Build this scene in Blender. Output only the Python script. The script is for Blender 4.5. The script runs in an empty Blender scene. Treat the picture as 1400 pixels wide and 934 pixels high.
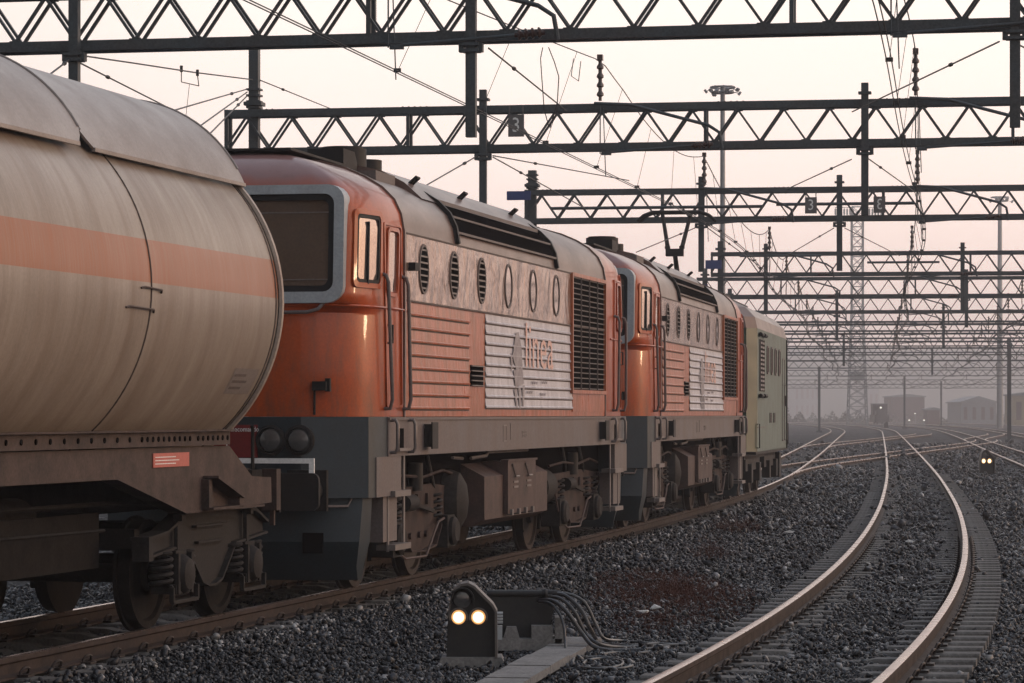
import bpy, bmesh, math, random
import numpy as np
from mathutils import Vector, Matrix

random.seed(7)
rng = np.random.default_rng(7)
R = math.radians
scn = bpy.context.scene
COL = scn.collection

# ------------------------------------------------------------------ camera
cam = bpy.data.cameras.new("camera")
cam.sensor_width = 36.0
cam.lens = 102.86
cam.shift_y = 0.0714
cam.clip_start = 0.5
cam.clip_end = 8000
camo = bpy.data.objects.new("camera", cam)
COL.objects.link(camo)
camo.location = (0, 0, 1.8)
camo.rotation_euler = (R(90), 0, 0)
scn.camera = camo

# ------------------------------------------------------------------ sky
SUN_AZ = R(72)      # to the right of the view direction
SUN_EL = R(5)
world = bpy.data.worlds.new("World")
scn.world = world
world.use_nodes = True
nt = world.node_tree
for n in list(nt.nodes):
    nt.nodes.remove(n)
out = nt.nodes.new("ShaderNodeOutputWorld")
sky = nt.nodes.new("ShaderNodeTexSky")
sky.sky_type = 'NISHITA'
sky.sun_disc = False
sky.sun_elevation = SUN_EL
sky.sun_rotation = SUN_AZ
sky.dust_density = 4.0
bg1 = nt.nodes.new("ShaderNodeBackground")
bg1.inputs["Strength"].default_value = 0.05
nt.links.new(sky.outputs[0], bg1.inputs[0])
tc = nt.nodes.new("ShaderNodeTexCoord")
sep = nt.nodes.new("ShaderNodeSeparateXYZ")
nt.links.new(tc.outputs["Generated"], sep.inputs[0])
ramp = nt.nodes.new("ShaderNodeValToRGB")
cr = ramp.color_ramp
stops = [(0.0, (1.0, .72, .66)), (0.045, (1.0, .775, .71)), (0.085, (1.0, .83, .765)), (0.13, (1.0, .865, .795)),
         (0.2, (1.0, .89, .815)), (0.45, (.80, .84, .90)), (1.0, (.38, .48, .66))]
while len(cr.elements) < len(stops):
    cr.elements.new(0.5)
for e, (p, c) in zip(cr.elements, stops):
    e.position = p
    e.color = (*c, 1)
nt.links.new(sep.outputs["Z"], ramp.inputs[0])
# a broad warm brightening of the dusk sky round the veiled sun
dot = nt.nodes.new("ShaderNodeVectorMath"); dot.operation = 'DOT_PRODUCT'
dot.inputs[1].default_value = (math.sin(SUN_AZ) * math.cos(SUN_EL), math.cos(SUN_AZ) * math.cos(SUN_EL), math.sin(SUN_EL))
nt.links.new(tc.outputs["Generated"], dot.inputs[0])
mr = nt.nodes.new("ShaderNodeMapRange")
mr.inputs[1].default_value = 0.35; mr.inputs[2].default_value = 1.0
mr.inputs[3].default_value = 0.0; mr.inputs[4].default_value = 1.0
nt.links.new(dot.outputs["Value"], mr.inputs[0])
pw = nt.nodes.new("ShaderNodeMath"); pw.operation = 'POWER'; pw.inputs[1].default_value = 2.2
nt.links.new(mr.outputs[0], pw.inputs[0])
glow = nt.nodes.new("ShaderNodeMix"); glow.data_type = 'RGBA'; glow.blend_type = 'ADD'
glow.inputs["B"].default_value = (.75, .42, .25, 1)
nt.links.new(pw.outputs[0], glow.inputs["Factor"])
nt.links.new(ramp.outputs[0], glow.inputs["A"])
bg2 = nt.nodes.new("ShaderNodeBackground")
bg2.inputs["Strength"].default_value = 1.27
# the sky away from the veiled sun is dimmer
dim = nt.nodes.new("ShaderNodeMapRange")
dim.inputs[1].default_value = -.65; dim.inputs[2].default_value = .24
dim.inputs[3].default_value = .16; dim.inputs[4].default_value = 1.0
nt.links.new(dot.outputs["Value"], dim.inputs[0])
shade = nt.nodes.new("ShaderNodeMix"); shade.data_type = 'RGBA'; shade.blend_type = 'MULTIPLY'; shade.inputs["Factor"].default_value = 1
nt.links.new(glow.outputs["Result"], shade.inputs["A"]); nt.links.new(dim.outputs[0], shade.inputs["B"])
nt.links.new(shade.outputs["Result"], bg2.inputs[0])
add = nt.nodes.new("ShaderNodeAddShader")
nt.links.new(bg1.outputs[0], add.inputs[0])
nt.links.new(bg2.outputs[0], add.inputs[1])
nt.links.new(add.outputs[0], out.inputs[0])

# ------------------------------------------------------------------ sun
sl = bpy.data.lights.new("sun", 'SUN')
sl.energy = 0.6
sl.angle = R(5)
sl.color = (1.0, .62, .38)
slo = bpy.data.objects.new("sun", sl)
COL.objects.link(slo)
sd = Vector((math.sin(SUN_AZ) * math.cos(SUN_EL), math.cos(SUN_AZ) * math.cos(SUN_EL), math.sin(SUN_EL)))
slo.rotation_euler = sd.to_track_quat('Z', 'Y').to_euler()
slo.location = (60, 30, 30)

# ------------------------------------------------------------------ exposure
scn.view_settings.view_transform = 'Standard'
scn.view_settings.look = 'None'
scn.view_settings.exposure = 0.0
scn.view_settings.gamma = 1.0
scn.view_settings.use_curve_mapping = False
scn.cycles.use_denoising = True
scn.cycles.max_bounces = 6
scn.cycles.volume_bounces = 0

# ================================================================== helpers
def P(px, py, D):
    """a point at depth D seen at a place of the 1400 x 934 photograph"""
    return Vector(((px - 700) * D / 4000, D, 1.8 + (567 - py) * D / 4000))


class MB:
    def __init__(s):
        s.v = []; s.f = []; s.m = []; s.mi = 0

    def vert(s, p):
        s.v.append(tuple(p)); return len(s.v) - 1

    def face(s, idx):
        s.f.append(tuple(idx)); s.m.append(s.mi)

    def quadpts(s, pts):
        s.face([s.vert(p) for p in pts])

    def box(s, c, d, M=None):
        cx, cy, cz = c; a, b, e = d[0] / 2, d[1] / 2, d[2] / 2
        p = [Vector((sx * a, sy * b, sz * e)) for sz in (-1, 1) for sy in (-1, 1) for sx in (-1, 1)]
        if M is not None:
            p = [M @ q for q in p]
        i = [s.vert(q + Vector((cx, cy, cz))) for q in p]
        for f in ((0, 2, 3, 1), (4, 5, 7, 6), (0, 1, 5, 4), (2, 6, 7, 3), (0, 4, 6, 2), (1, 3, 7, 5)):
            s.face([i[k] for k in f])

    def bb(s, x0, x1, y0, y1, z0, z1):
        s.box(((x0 + x1) / 2, (y0 + y1) / 2, (z0 + z1) / 2), (abs(x1 - x0), abs(y1 - y0), abs(z1 - z0)))

    def bar(s, p, q, w, h, up=(0, 0, 1)):
        p = Vector(p); q = Vector(q); d = (q - p)
        if d.length < 1e-6: return
        dn = d.normalized(); up = Vector(up)
        a = dn.cross(up)
        if a.length < 1e-4: a = dn.cross(Vector((0, 1, 0)))
        a.normalize(); b = a.cross(dn).normalized()
        i = []
        for o in (p, q):
            for sa, sb in ((-1, -1), (1, -1), (1, 1), (-1, 1)):
                i.append(s.vert(o + a * (sa * w / 2) + b * (sb * h / 2)))
        for k in range(4):
            s.face((i[k], i[(k + 1) % 4], i[4 + (k + 1) % 4], i[4 + k]))
        s.face((i[3], i[2], i[1], i[0])); s.face(i[4:8])

    def tube(s, pts, r, n=6, closed=False, caps=True):
        pts = [Vector(p) for p in pts]; N = len(pts); rings = []
        prev = None
        for k in range(N):
            if closed:
                d = pts[(k + 1) % N] - pts[k - 1]
            else:
                d = pts[min(k + 1, N - 1)] - pts[max(k - 1, 0)]
            d.normalize()
            if prev is None:
                a = d.cross(Vector((0, 0, 1)))
                if a.length < 1e-3: a = d.cross(Vector((1, 0, 0)))
            else:
                a = prev - d * prev.dot(d)
            a.normalize(); prev = a; b = d.cross(a)
            rr = r[k] if isinstance(r, (list, tuple)) else r
            rings.append([s.vert(pts[k] + (a * math.cos(2 * math.pi * j / n) + b * math.sin(2 * math.pi * j / n)) * rr) for j in range(n)])
        for k in range(N if closed else N - 1):
            A = rings[k]; B = rings[(k + 1) % N]
            for j in range(n):
                s.face((A[j], A[(j + 1) % n], B[(j + 1) % n], B[j]))
        if caps and not closed:
            s.face(rings[0][::-1]); s.face(rings[-1])

    def cyl(s, p, q, r, n=16, r2=None):
        s.tube([p, q], [r, r if r2 is None else r2], n)

    def lathe(s, prof, o, axis, n=24, caps=True):
        """prof: (t along the axis, radius)"""
        o = Vector(o); ax = Vector(axis).normalized()
        a = ax.cross(Vector((0, 0, 1)))
        if a.length < 1e-3: a = Vector((1, 0, 0))
        a.normalize(); b = ax.cross(a)
        rings = []
        for t, r in prof:
            rings.append([s.vert(o + ax * t + (a * math.cos(2 * math.pi * j / n) + b * math.sin(2 * math.pi * j / n)) * max(r, 1e-4)) for j in range(n)])
        for A, B in zip(rings, rings[1:]):
            for j in range(n):
                s.face((A[j], A[(j + 1) % n], B[(j + 1) % n], B[j]))
        if caps:
            s.face(rings[0][::-1]); s.face(rings[-1])

    def prism(s, poly, fn, d0, d1):
        """poly in 2D; fn(u, v, d) -> 3D point"""
        n = len(poly)
        a = [s.vert(fn(u, v, d0)) for u, v in poly]; b = [s.vert(fn(u, v, d1)) for u, v in poly]
        s.face(a[::-1]); s.face(b)
        for k in range(n):
            s.face((a[k], a[(k + 1) % n], b[(k + 1) % n], b[k]))

    def ring(s, outer, inner, fn, d0, d1):
        """a frame between two outlines of the same count, from depth d0 (back) to d1 (front)"""
        n = len(outer)
        oa = [s.vert(fn(u, v, d0)) for u, v in outer]; ob = [s.vert(fn(u, v, d1)) for u, v in outer]
        ia = [s.vert(fn(u, v, d0)) for u, v in inner]; ib = [s.vert(fn(u, v, d1)) for u, v in inner]
        for k in range(n):
            j = (k + 1) % n
            s.face((oa[k], oa[j], ob[j], ob[k])); s.face((ob[k], ob[j], ib[j], ib[k]))
            s.face((ib[k], ib[j], ia[j], ia[k]))

    def plate(s, outer, fn, d0, d1):
        s.prism(outer, fn, d0, d1)

    def merge_mesh(s, me, M):
        base = len(s.v)
        for v in me.vertices: s.v.append(tuple(M @ v.co))
        for p in me.polygons:
            s.f.append(tuple(base + i for i in p.vertices)); s.m.append(s.mi)

    def build(s, name, mats, parent=None, smooth=35, loc=None):
        me = bpy.data.meshes.new(name)
        me.from_pydata(s.v, [], s.f)
        if not isinstance(mats, (list, tuple)): mats = [mats]
        for m in mats: me.materials.append(m)
        if len(mats) > 1: me.polygons.foreach_set("material_index", s.m)
        bm = bmesh.new(); bm.from_mesh(me)
        bmesh.ops.recalc_face_normals(bm, faces=bm.faces)
        bm.to_mesh(me); bm.free()
        if smooth:
            me.polygons.foreach_set("use_smooth", [True] * len(me.polygons))
            me.set_sharp_from_angle(angle=R(smooth))
        me.update()
        o = bpy.data.objects.new(name, me)
        COL.objects.link(o)
        if parent is not None: o.parent = parent
        if loc is not None: o.location = loc
        return o


def tag(o, label=None, cat=None, group=None, kind=None):
    if label: o["label"] = label
    if cat: o["category"] = cat
    if group: o["group"] = group
    if kind: o["kind"] = kind
    return o


def empty(name, loc, rz=0.0):
    o = bpy.data.objects.new(name, None)
    o.empty_display_size = 0.3
    COL.objects.link(o); o.location = loc; o.rotation_euler = (0, 0, rz)
    return o


def copy_tree(o, parent=None):
    c = o.copy(); COL.objects.link(c)
    c.parent = parent
    for ch in list(o.children): copy_tree(ch, c)
    return c


def rrect(cx, cy, w, h, r, n=5):
    pts = []
    for qx, qy, a0 in ((1, 1, 0), (-1, 1, 90), (-1, -1, 180), (1, -1, 270)):
        for k in range(n + 1):
            a = R(a0 + 90 * k / n)
            pts.append((cx + qx * (w / 2 - r) + r * math.cos(a), cy + qy * (h / 2 - r) + r * math.sin(a)))
    return pts


def ellipse(cx, cy, a, b, n=28):
    return [(cx + a * math.cos(2 * math.pi * k / n), cy + b * math.sin(2 * math.pi * k / n)) for k in range(n)]


def text_mesh(txt, size, depth=0.002):
    cu = bpy.data.curves.new("t", 'FONT'); cu.body = txt; cu.size = size; cu.extrude = depth; cu.resolution_u = 2
    cu.align_x = 'CENTER'; cu.align_y = 'CENTER'
    o = bpy.data.objects.new("t", cu); COL.objects.link(o)
    dg = bpy.context.evaluated_depsgraph_get()
    me = bpy.data.meshes.new_from_object(o.evaluated_get(dg))
    bpy.data.objects.remove(o)
    return me


# ------------------------------------------------------------------ materials
def mat(name, col, rough=.6, metal=0., dirt=None, dirt_amt=.5, dirt_scale=3., stretch=(1, 1, 1), fine=.12, fine_scale=40.,
        bump=0., bump_scale=30., spec=.5, coat=0., rough_var=.12, bump_dist=.02):
    m = bpy.data.materials.new(name); m.use_nodes = True
    nt = m.node_tree; N = nt.nodes; L = nt.links
    b = N["Principled BSDF"]
    b.inputs["Roughness"].default_value = rough
    b.inputs["Metallic"].default_value = metal
    b.inputs["Specular IOR Level"].default_value = spec
    b.inputs["Coat Weight"].default_value = coat
    b.inputs["Coat Roughness"].default_value = .12
    tc = N.new("ShaderNodeTexCoord")
    mp = N.new("ShaderNodeMapping"); mp.inputs["Scale"].default_value = stretch
    L.new(tc.outputs["Object"], mp.inputs[0])
    n1 = N.new("ShaderNodeTexNoise"); n1.inputs["Scale"].default_value = dirt_scale; n1.inputs["Detail"].default_value = 7; n1.inputs["Roughness"].default_value = .62
    L.new(mp.outputs[0], n1.inputs["Vector"])
    n2 = N.new("ShaderNodeTexNoise"); n2.inputs["Scale"].default_value = fine_scale; n2.inputs["Detail"].default_value = 4
    L.new(tc.outputs["Object"], n2.inputs["Vector"])
    r = N.new("ShaderNodeMapRange"); r.inputs[1].default_value = .35; r.inputs[2].default_value = .72; r.inputs[4].default_value = dirt_amt
    L.new(n1.outputs[0], r.inputs[0])
    mx = N.new("ShaderNodeMix"); mx.data_type = 'RGBA'
    mx.inputs["A"].default_value = (*col, 1)
    dc = dirt if dirt else tuple(c * .55 for c in col)
    mx.inputs["B"].default_value = (*dc, 1)
    L.new(r.outputs[0], mx.inputs["Factor"])
    r2 = N.new("ShaderNodeMapRange"); r2.inputs[1].default_value = .3; r2.inputs[2].default_value = .7
    r2.inputs[3].default_value = 1 - fine; r2.inputs[4].default_value = 1 + fine
    L.new(n2.outputs[0], r2.inputs[0])
    mul = N.new("ShaderNodeMix"); mul.data_type = 'RGBA'; mul.blend_type = 'MULTIPLY'; mul.inputs["Factor"].default_value = 1
    L.new(mx.outputs["Result"], mul.inputs["A"]); L.new(r2.outputs[0], mul.inputs["B"])
    L.new(mul.outputs["Result"], b.inputs["Base Color"])
    r3 = N.new("ShaderNodeMapRange"); r3.inputs[3].default_value = max(rough - rough_var, .03); r3.inputs[4].default_value = min(rough + rough_var * 1.4, 1)
    L.new(n1.outputs[0], r3.inputs[0]); L.new(r3.outputs[0], b.inputs["Roughness"])
    if bump > 0:
        n3 = N.new("ShaderNodeTexNoise"); n3.inputs["Scale"].default_value = bump_scale; n3.inputs["Detail"].default_value = 3
        L.new(mp.outputs[0], n3.inputs["Vector"])
        bp = N.new("ShaderNodeBump"); bp.inputs["Strength"].default_value = bump; bp.inputs["Distance"].default_value = bump_dist
        L.new(n3.outputs[0], bp.inputs["Height"]); L.new(bp.outputs[0], b.inputs["Normal"])
    m["_out"] = mul.name
    return m


def emis(name, col, s):
    m = bpy.data.materials.new(name); m.use_nodes = True
    b = m.node_tree.nodes["Principled BSDF"]
    b.inputs["Base Color"].default_value = (*col, 1); b.inputs["Emission Color"].default_value = (*col, 1)
    b.inputs["Emission Strength"].default_value = s
    return m


K = {}
K['steel_grey'] = mat('gantry_steel', (.044, .058, .066), .5, .0, (.062, .048, .040), .6, 1.6, fine=.25)
K['wire'] = mat('wire', (.025, .022, .022), .55, .3)
K['insul'] = mat('insulator', (.05, .025, .02), .25)
K['blue'] = mat('blue_plate', (.02, .04, .16), .4)
K['signplate'] = mat('sign_plate', (.11, .10, .098), .5)
K['white'] = mat('white_paint', (.72, .72, .70), .5, dirt=(.45, .43, .4))
K['orange'] = mat('orange_paint', (.50, .085, .022), .27, 0, (.30, .09, .045), .6, 2.2, (1, 1, .35), coat=.35, bump=.05, bump_scale=2.5)
K['orange_dull'] = mat('weathered_orange_paint', (.40, .085, .020), .30, 0, (.23, .105, .060), .9, 2.6, (1.6, 1.6, .7), coat=.10, spec=.28, bump=.25, bump_scale=4, bump_dist=.05)
K['upper'] = mat('dull_upper_panel', (.33, .21, .155), .17, .5, (.19, .13, .105), .75, 1.8, (1.5, 1.3, .8), coat=.15, bump=.7, bump_scale=2.4, bump_dist=.06, rough_var=.05)
K['hood_roof'] = mat('sooty_roof_paint', (.15, .085, .065), .33, .15, (.075, .06, .055), .8, 1.6, (1, .5, 1), bump=.1, bump_scale=4)
K['advert'] = mat('faded_white_advert', (.50, .47, .49), .38, 0, (.30, .275, .285), .8, 4, (1, 1.5, .5), bump=.1, bump_scale=6)
K['ad_orange'] = mat('faded_orange_print', (.62, .31, .22), .45, 0, (.56, .46, .44), .95, 9)
K['ad_dark'] = mat('faded_grey_print', (.18, .15, .16), .5, 0, (.36, .33, .33), .8, 9)
K['frame'] = mat('grimy_frame_grey', (.105, .088, .084), .5, 0, (.125, .088, .073), .8, 2.5, (1, 1, .5), fine=.18, bump=.06, bump_scale=20)
K['skirt'] = mat('blue_grey_front', (.024, .035, .042), .45, 0, (.028, .030, .032), .7, 3)
K['winframe'] = mat('window_frame_grey', (.31, .345, .365), .38, 0, (.20, .20, .20), .6, 4)
K['rubber'] = mat('black_rubber', (.012, .012, .013), .6)
K['black'] = mat('black_metal', (.018, .017, .017), .55, .1, (.03, .024, .02), .6)
K['void'] = mat('dark_interior', (.008, .007, .007), .9)
K['glass_br'] = mat('cab_windscreen_glass', (.085, .055, .038), .09, 0, (.06, .045, .035), .6, 3, spec=.6, rough_var=.05)
K['glass'] = mat('cab_side_glass', (.42, .33, .29), .05, .8, (.32, .25, .22), .6, 3, spec=.9, rough_var=.03)
K['lens'] = mat('lamp_lens', (.10, .10, .10), .12, .3, spec=.8)
K['bogie'] = mat('dusty_bogie', (.016, .014, .013), .7, 0, (.035, .03, .028), .7, 5, fine=.25)
K['bogie_red'] = mat('dusty_red_brown_bogie', (.046, .027, .022), .7, 0, (.015, .012, .012), .8, 5, fine=.25)
K['tankbox'] = mat('dusty_fuel_tank', (.078, .047, .039), .6, 0, (.036, .028, .026), .8, 4, fine=.2)
K['wheel'] = mat('wheel_steel', (.038, .029, .025), .55, .4, (.03, .026, .024), .7, 6)
K['tread'] = mat('polished_tread', (.35, .30, .27), .3, .9)
K['step'] = mat('worn_step', (.155, .132, .122), .45, .3)
K['red'] = mat('red_panel', (.16, .012, .012), .45)
K['wagon'] = mat('rusty_wagon_frame', (.060, .037, .030), .65, 0, (.025, .019, .017), .8, 4, fine=.25)
K['wagon_dark'] = mat('dark_wagon_bogie', (.015, .013, .012), .7, 0, (.007, .006, .006), .7, 6, fine=.3)
K['label'] = mat('red_label', (.42, .075, .05), .5, 0, (.35, .12, .09), .6, 10)
K['shield'] = mat('sunshield_sheet', (.235, .20, .18), .42, .15, (.15, .118, .10), .8, 1.6, (1, 1, 1), bump=.05, bump_scale=3)
K['cream_rim'] = mat('cream_rim', (.34, .28, .23), .5, 0, (.22, .16, .13), .7, 4)
K['seam_rib_shade'] = mat('dirty_weld_rib_shade', (.07, .045, .035), .7)
K['green'] = mat('green_loco_front', (.022, .050, .032), .4, 0, (.04, .05, .038), .7, 3)
K['greenside'] = mat('dusty_green_side', (.070, .112, .090), .5, 0, (.098, .112, .096), .7, 1.5)
K['concrete'] = mat('concrete', (.20, .19, .18), .8, 0, (.12, .115, .11), .8, 6, fine=.25, bump=.25, bump_scale=60)
K['sleeper'] = mat('concrete_sleeper', (.15, .14, .13), .85, 0, (.055, .05, .047), .8, 5, fine=.3, bump=.3, bump_scale=50)
K['signal'] = mat('signal_case', (.022, .022, .023), .5, 0, (.035, .033, .03), .7, 8)
K['hood_edge'] = mat('signal_hood_edge', (.10, .085, .075), .55)
K['cable'] = mat('rubber_hose', (.028, .028, .03), .38)
K['lamp_on'] = emis('lit_signal_lamp', (1.0, .78, .46), 2.3)
K['lamp_rim'] = emis('lit_lamp_rim', (1.0, .50, .18), .75)
K['far_lamp'] = emis('far_lit_lamp', (1.0, .93, .8), 1.6)
K['railtop'] = mat('rail_running_surface', (.44, .335, .29), .26, .85, (.30, .20, .165), .7, 2, fine=.1, rough_var=.1)
K['rust'] = mat('rail_rust', (.043, .029, .024), .7, 0, (.018, .015, .014), .8, 6, fine=.25)
K['clip'] = mat('spring_clip', (.035, .028, .026), .5, .3)
K['twig'] = mat('dead_weed', (.085, .035, .026), .85, 0, (.04, .02, .016), .7, 8)
K['paper'] = mat('paper', (.55, .53, .5), .7)
K['galv'] = mat('galvanised_steel', (.22, .23, .24), .5, .4)
K['brickb'] = mat('brown_building', (.12, .075, .075), .9)
K['paleb'] = mat('pale_building', (.42, .42, .40), .9)
K['greyb'] = mat('grey_building', (.20, .21, .22), .9)
K['yellowb'] = mat('yellow_building', (.26, .21, .13), .9)
K['bush'] = mat('dark_bush', (.035, .04, .028), .9)


def tank_paint():
    """cream barrel with a painted orange band round its waist, run marks down its flanks"""
    m = mat('tank_paint', (.30, .247, .20), .32, 0, (.17, .13, .10), .85, 1.5, (1.0, 1.6, .35), fine=.08, coat=.0, spec=.22, bump=.03, bump_scale=6)
    nt = m.node_tree; N = nt.nodes; L = nt.links
    b = N["Principled BSDF"]; src = N[m["_out"]]
    tc = N.new("ShaderNodeTexCoord"); sp = N.new("ShaderNodeSeparateXYZ"); L.new(tc.outputs["Object"], sp.inputs[0])
    g = N.new("ShaderNodeMath"); g.operation = 'GREATER_THAN'; g.inputs[1].default_value = 2.83; L.new(sp.outputs["Z"], g.inputs[0])
    l = N.new("ShaderNodeMath"); l.operation = 'LESS_THAN'; l.inputs[1].default_value = 3.17; L.new(sp.outputs["Z"], l.inputs[0])
    a = N.new("ShaderNodeMath"); a.operation = 'MULTIPLY'; L.new(g.outputs[0], a.inputs[0]); L.new(l.outputs[0], a.inputs[1])
    nz = N.new("ShaderNodeTexNoise"); nz.inputs["Scale"].default_value = 9; nz.inputs["Detail"].default_value = 5
    mpp = N.new("ShaderNodeMapping"); mpp.inputs["Scale"].default_value = (1, 5, .3); L.new(tc.outputs["Object"], mpp.inputs[0]); L.new(mpp.outputs[0], nz.inputs["Vector"])
    f = N.new("ShaderNodeMapRange"); f.inputs[1].default_value = .3; f.inputs[2].default_value = .75; f.inputs[3].default_value = .95; f.inputs[4].default_value = .6
    L.new(nz.outputs[0], f.inputs[0])
    a2 = N.new("ShaderNodeMath"); a2.operation = 'MULTIPLY'; L.new(a.outputs[0], a2.inputs[0]); L.new(f.outputs[0], a2.inputs[1])
    # rust-brown runs, strongest high on the flank
    wv = N.new("ShaderNodeTexNoise"); wv.inputs["Scale"].default_value = 1.0; wv.inputs["Detail"].default_value = 6; wv.inputs["Roughness"].default_value = .7
    mp3 = N.new("ShaderNodeMapping"); mp3.inputs["Scale"].default_value = (.2, 9, .14); L.new(tc.outputs["Object"], mp3.inputs[0]); L.new(mp3.outputs[0], wv.inputs["Vector"])
    rr = N.new("ShaderNodeMapRange"); rr.inputs[1].default_value = .45; rr.inputs[2].default_value = .75; rr.inputs[4].default_value = .75; L.new(wv.outputs[0], rr.inputs[0])
    hz = N.new("ShaderNodeMapRange"); hz.inputs[1].default_value = 1.2; hz.inputs[2].default_value = 3.9; hz.inputs[3].default_value = .25; hz.inputs[4].default_value = 1; L.new(sp.outputs["Z"], hz.inputs[0])
    rm = N.new("ShaderNodeMath"); rm.operation = 'MULTIPLY'; L.new(rr.outputs[0], rm.inputs[0]); L.new(hz.outputs[0], rm.inputs[1])
    mr0 = N.new("ShaderNodeMix"); mr0.data_type = 'RGBA'; mr0.inputs["B"].default_value = (.15, .09, .055, 1)
    L.new(rm.outputs[0], mr0.inputs["Factor"]); L.new(src.outputs["Result"], mr0.inputs["A"])
    mx = N.new("ShaderNodeMix"); mx.data_type = 'RGBA'; mx.inputs["B"].default_value = (.29, .085, .028, 1)
    L.new(a2.outputs[0], mx.inputs["Factor"]); L.new(mr0.outputs["Result"], mx.inputs["A"])
    L.new(mx.outputs["Result"], b.inputs["Base Color"])
    return m


for k_, v_ in dict(bogie=.12, bogie_red=.15, tankbox=.2, wagon=.2, wagon_dark=.05, wheel=.12, black=.15, void=.0, rust=.12, frame=.3, sleeper=.15, skirt=.3, signal=.2, concrete=.2, clip=.2, twig=.1, steel_grey=.3, rubber=.2).items():
    K[k_].node_tree.nodes["Principled BSDF"].inputs["Specular IOR Level"].default_value = v_
K['tank'] = tank_paint()


def cab_paint():
    m = mat('cab_orange_paint', (.37, .058, .010), .34, 0, (.23, .048, .014), .6, 2.2, (1, 1, .35), coat=.3, bump=.04, bump_scale=2.5, spec=.2)
    m.node_tree.nodes['Principled BSDF'].inputs['Coat Roughness'].default_value = .06
    nt = m.node_tree; N = nt.nodes; L = nt.links
    b = N["Principled BSDF"]; src = N[m["_out"]]
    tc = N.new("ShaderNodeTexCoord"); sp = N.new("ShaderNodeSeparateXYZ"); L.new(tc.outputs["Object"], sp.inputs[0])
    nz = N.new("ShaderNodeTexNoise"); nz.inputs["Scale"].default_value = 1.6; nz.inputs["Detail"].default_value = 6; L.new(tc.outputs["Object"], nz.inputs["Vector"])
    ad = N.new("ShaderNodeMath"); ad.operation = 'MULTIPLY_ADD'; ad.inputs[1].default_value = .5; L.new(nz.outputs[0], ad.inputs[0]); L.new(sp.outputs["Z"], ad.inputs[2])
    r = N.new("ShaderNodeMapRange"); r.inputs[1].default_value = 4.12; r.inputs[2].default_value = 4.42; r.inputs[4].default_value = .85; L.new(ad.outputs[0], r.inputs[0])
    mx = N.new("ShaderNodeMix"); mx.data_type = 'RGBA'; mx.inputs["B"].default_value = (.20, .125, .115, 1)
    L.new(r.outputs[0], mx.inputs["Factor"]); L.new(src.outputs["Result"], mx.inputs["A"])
    # scuffs, chips and brown brake dust thrown up from below
    d1 = N.new("ShaderNodeTexNoise"); d1.inputs["Scale"].default_value = 5; d1.inputs["Detail"].default_value = 9; d1.inputs["Roughness"].default_value = .75
    m1 = N.new("ShaderNodeMapping"); m1.inputs["Scale"].default_value = (2.2, 2.2, .5); L.new(tc.outputs["Object"], m1.inputs[0]); L.new(m1.outputs[0], d1.inputs["Vector"])
    low = N.new("ShaderNodeMapRange"); low.inputs[1].default_value = 3.0; low.inputs[2].default_value = 1.8; low.inputs[3].default_value = -.06; low.inputs[4].default_value = .09; L.new(sp.outputs["Z"], low.inputs[0])
    sm = N.new("ShaderNodeMath"); sm.operation = 'ADD'; L.new(d1.outputs[0], sm.inputs[0]); L.new(low.outputs[0], sm.inputs[1])
    r4 = N.new("ShaderNodeMapRange"); r4.inputs[1].default_value = .50; r4.inputs[2].default_value = .74; r4.inputs[4].default_value = .7; L.new(sm.outputs[0], r4.inputs[0])
    m2 = N.new("ShaderNodeMix"); m2.data_type = 'RGBA'; m2.inputs["B"].default_value = (.115, .052, .032, 1)
    L.new(r4.outputs[0], m2.inputs["Factor"]); L.new(mx.outputs["Result"], m2.inputs["A"]); L.new(m2.outputs["Result"], b.inputs["Base Color"])
    r5 = N.new("ShaderNodeMapRange"); r5.inputs[3].default_value = .3; r5.inputs[4].default_value = .05; L.new(r4.outputs[0], r5.inputs[0]); L.new(r5.outputs[0], b.inputs["Coat Weight"])
    return m


K['cab'] = cab_paint()


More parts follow.
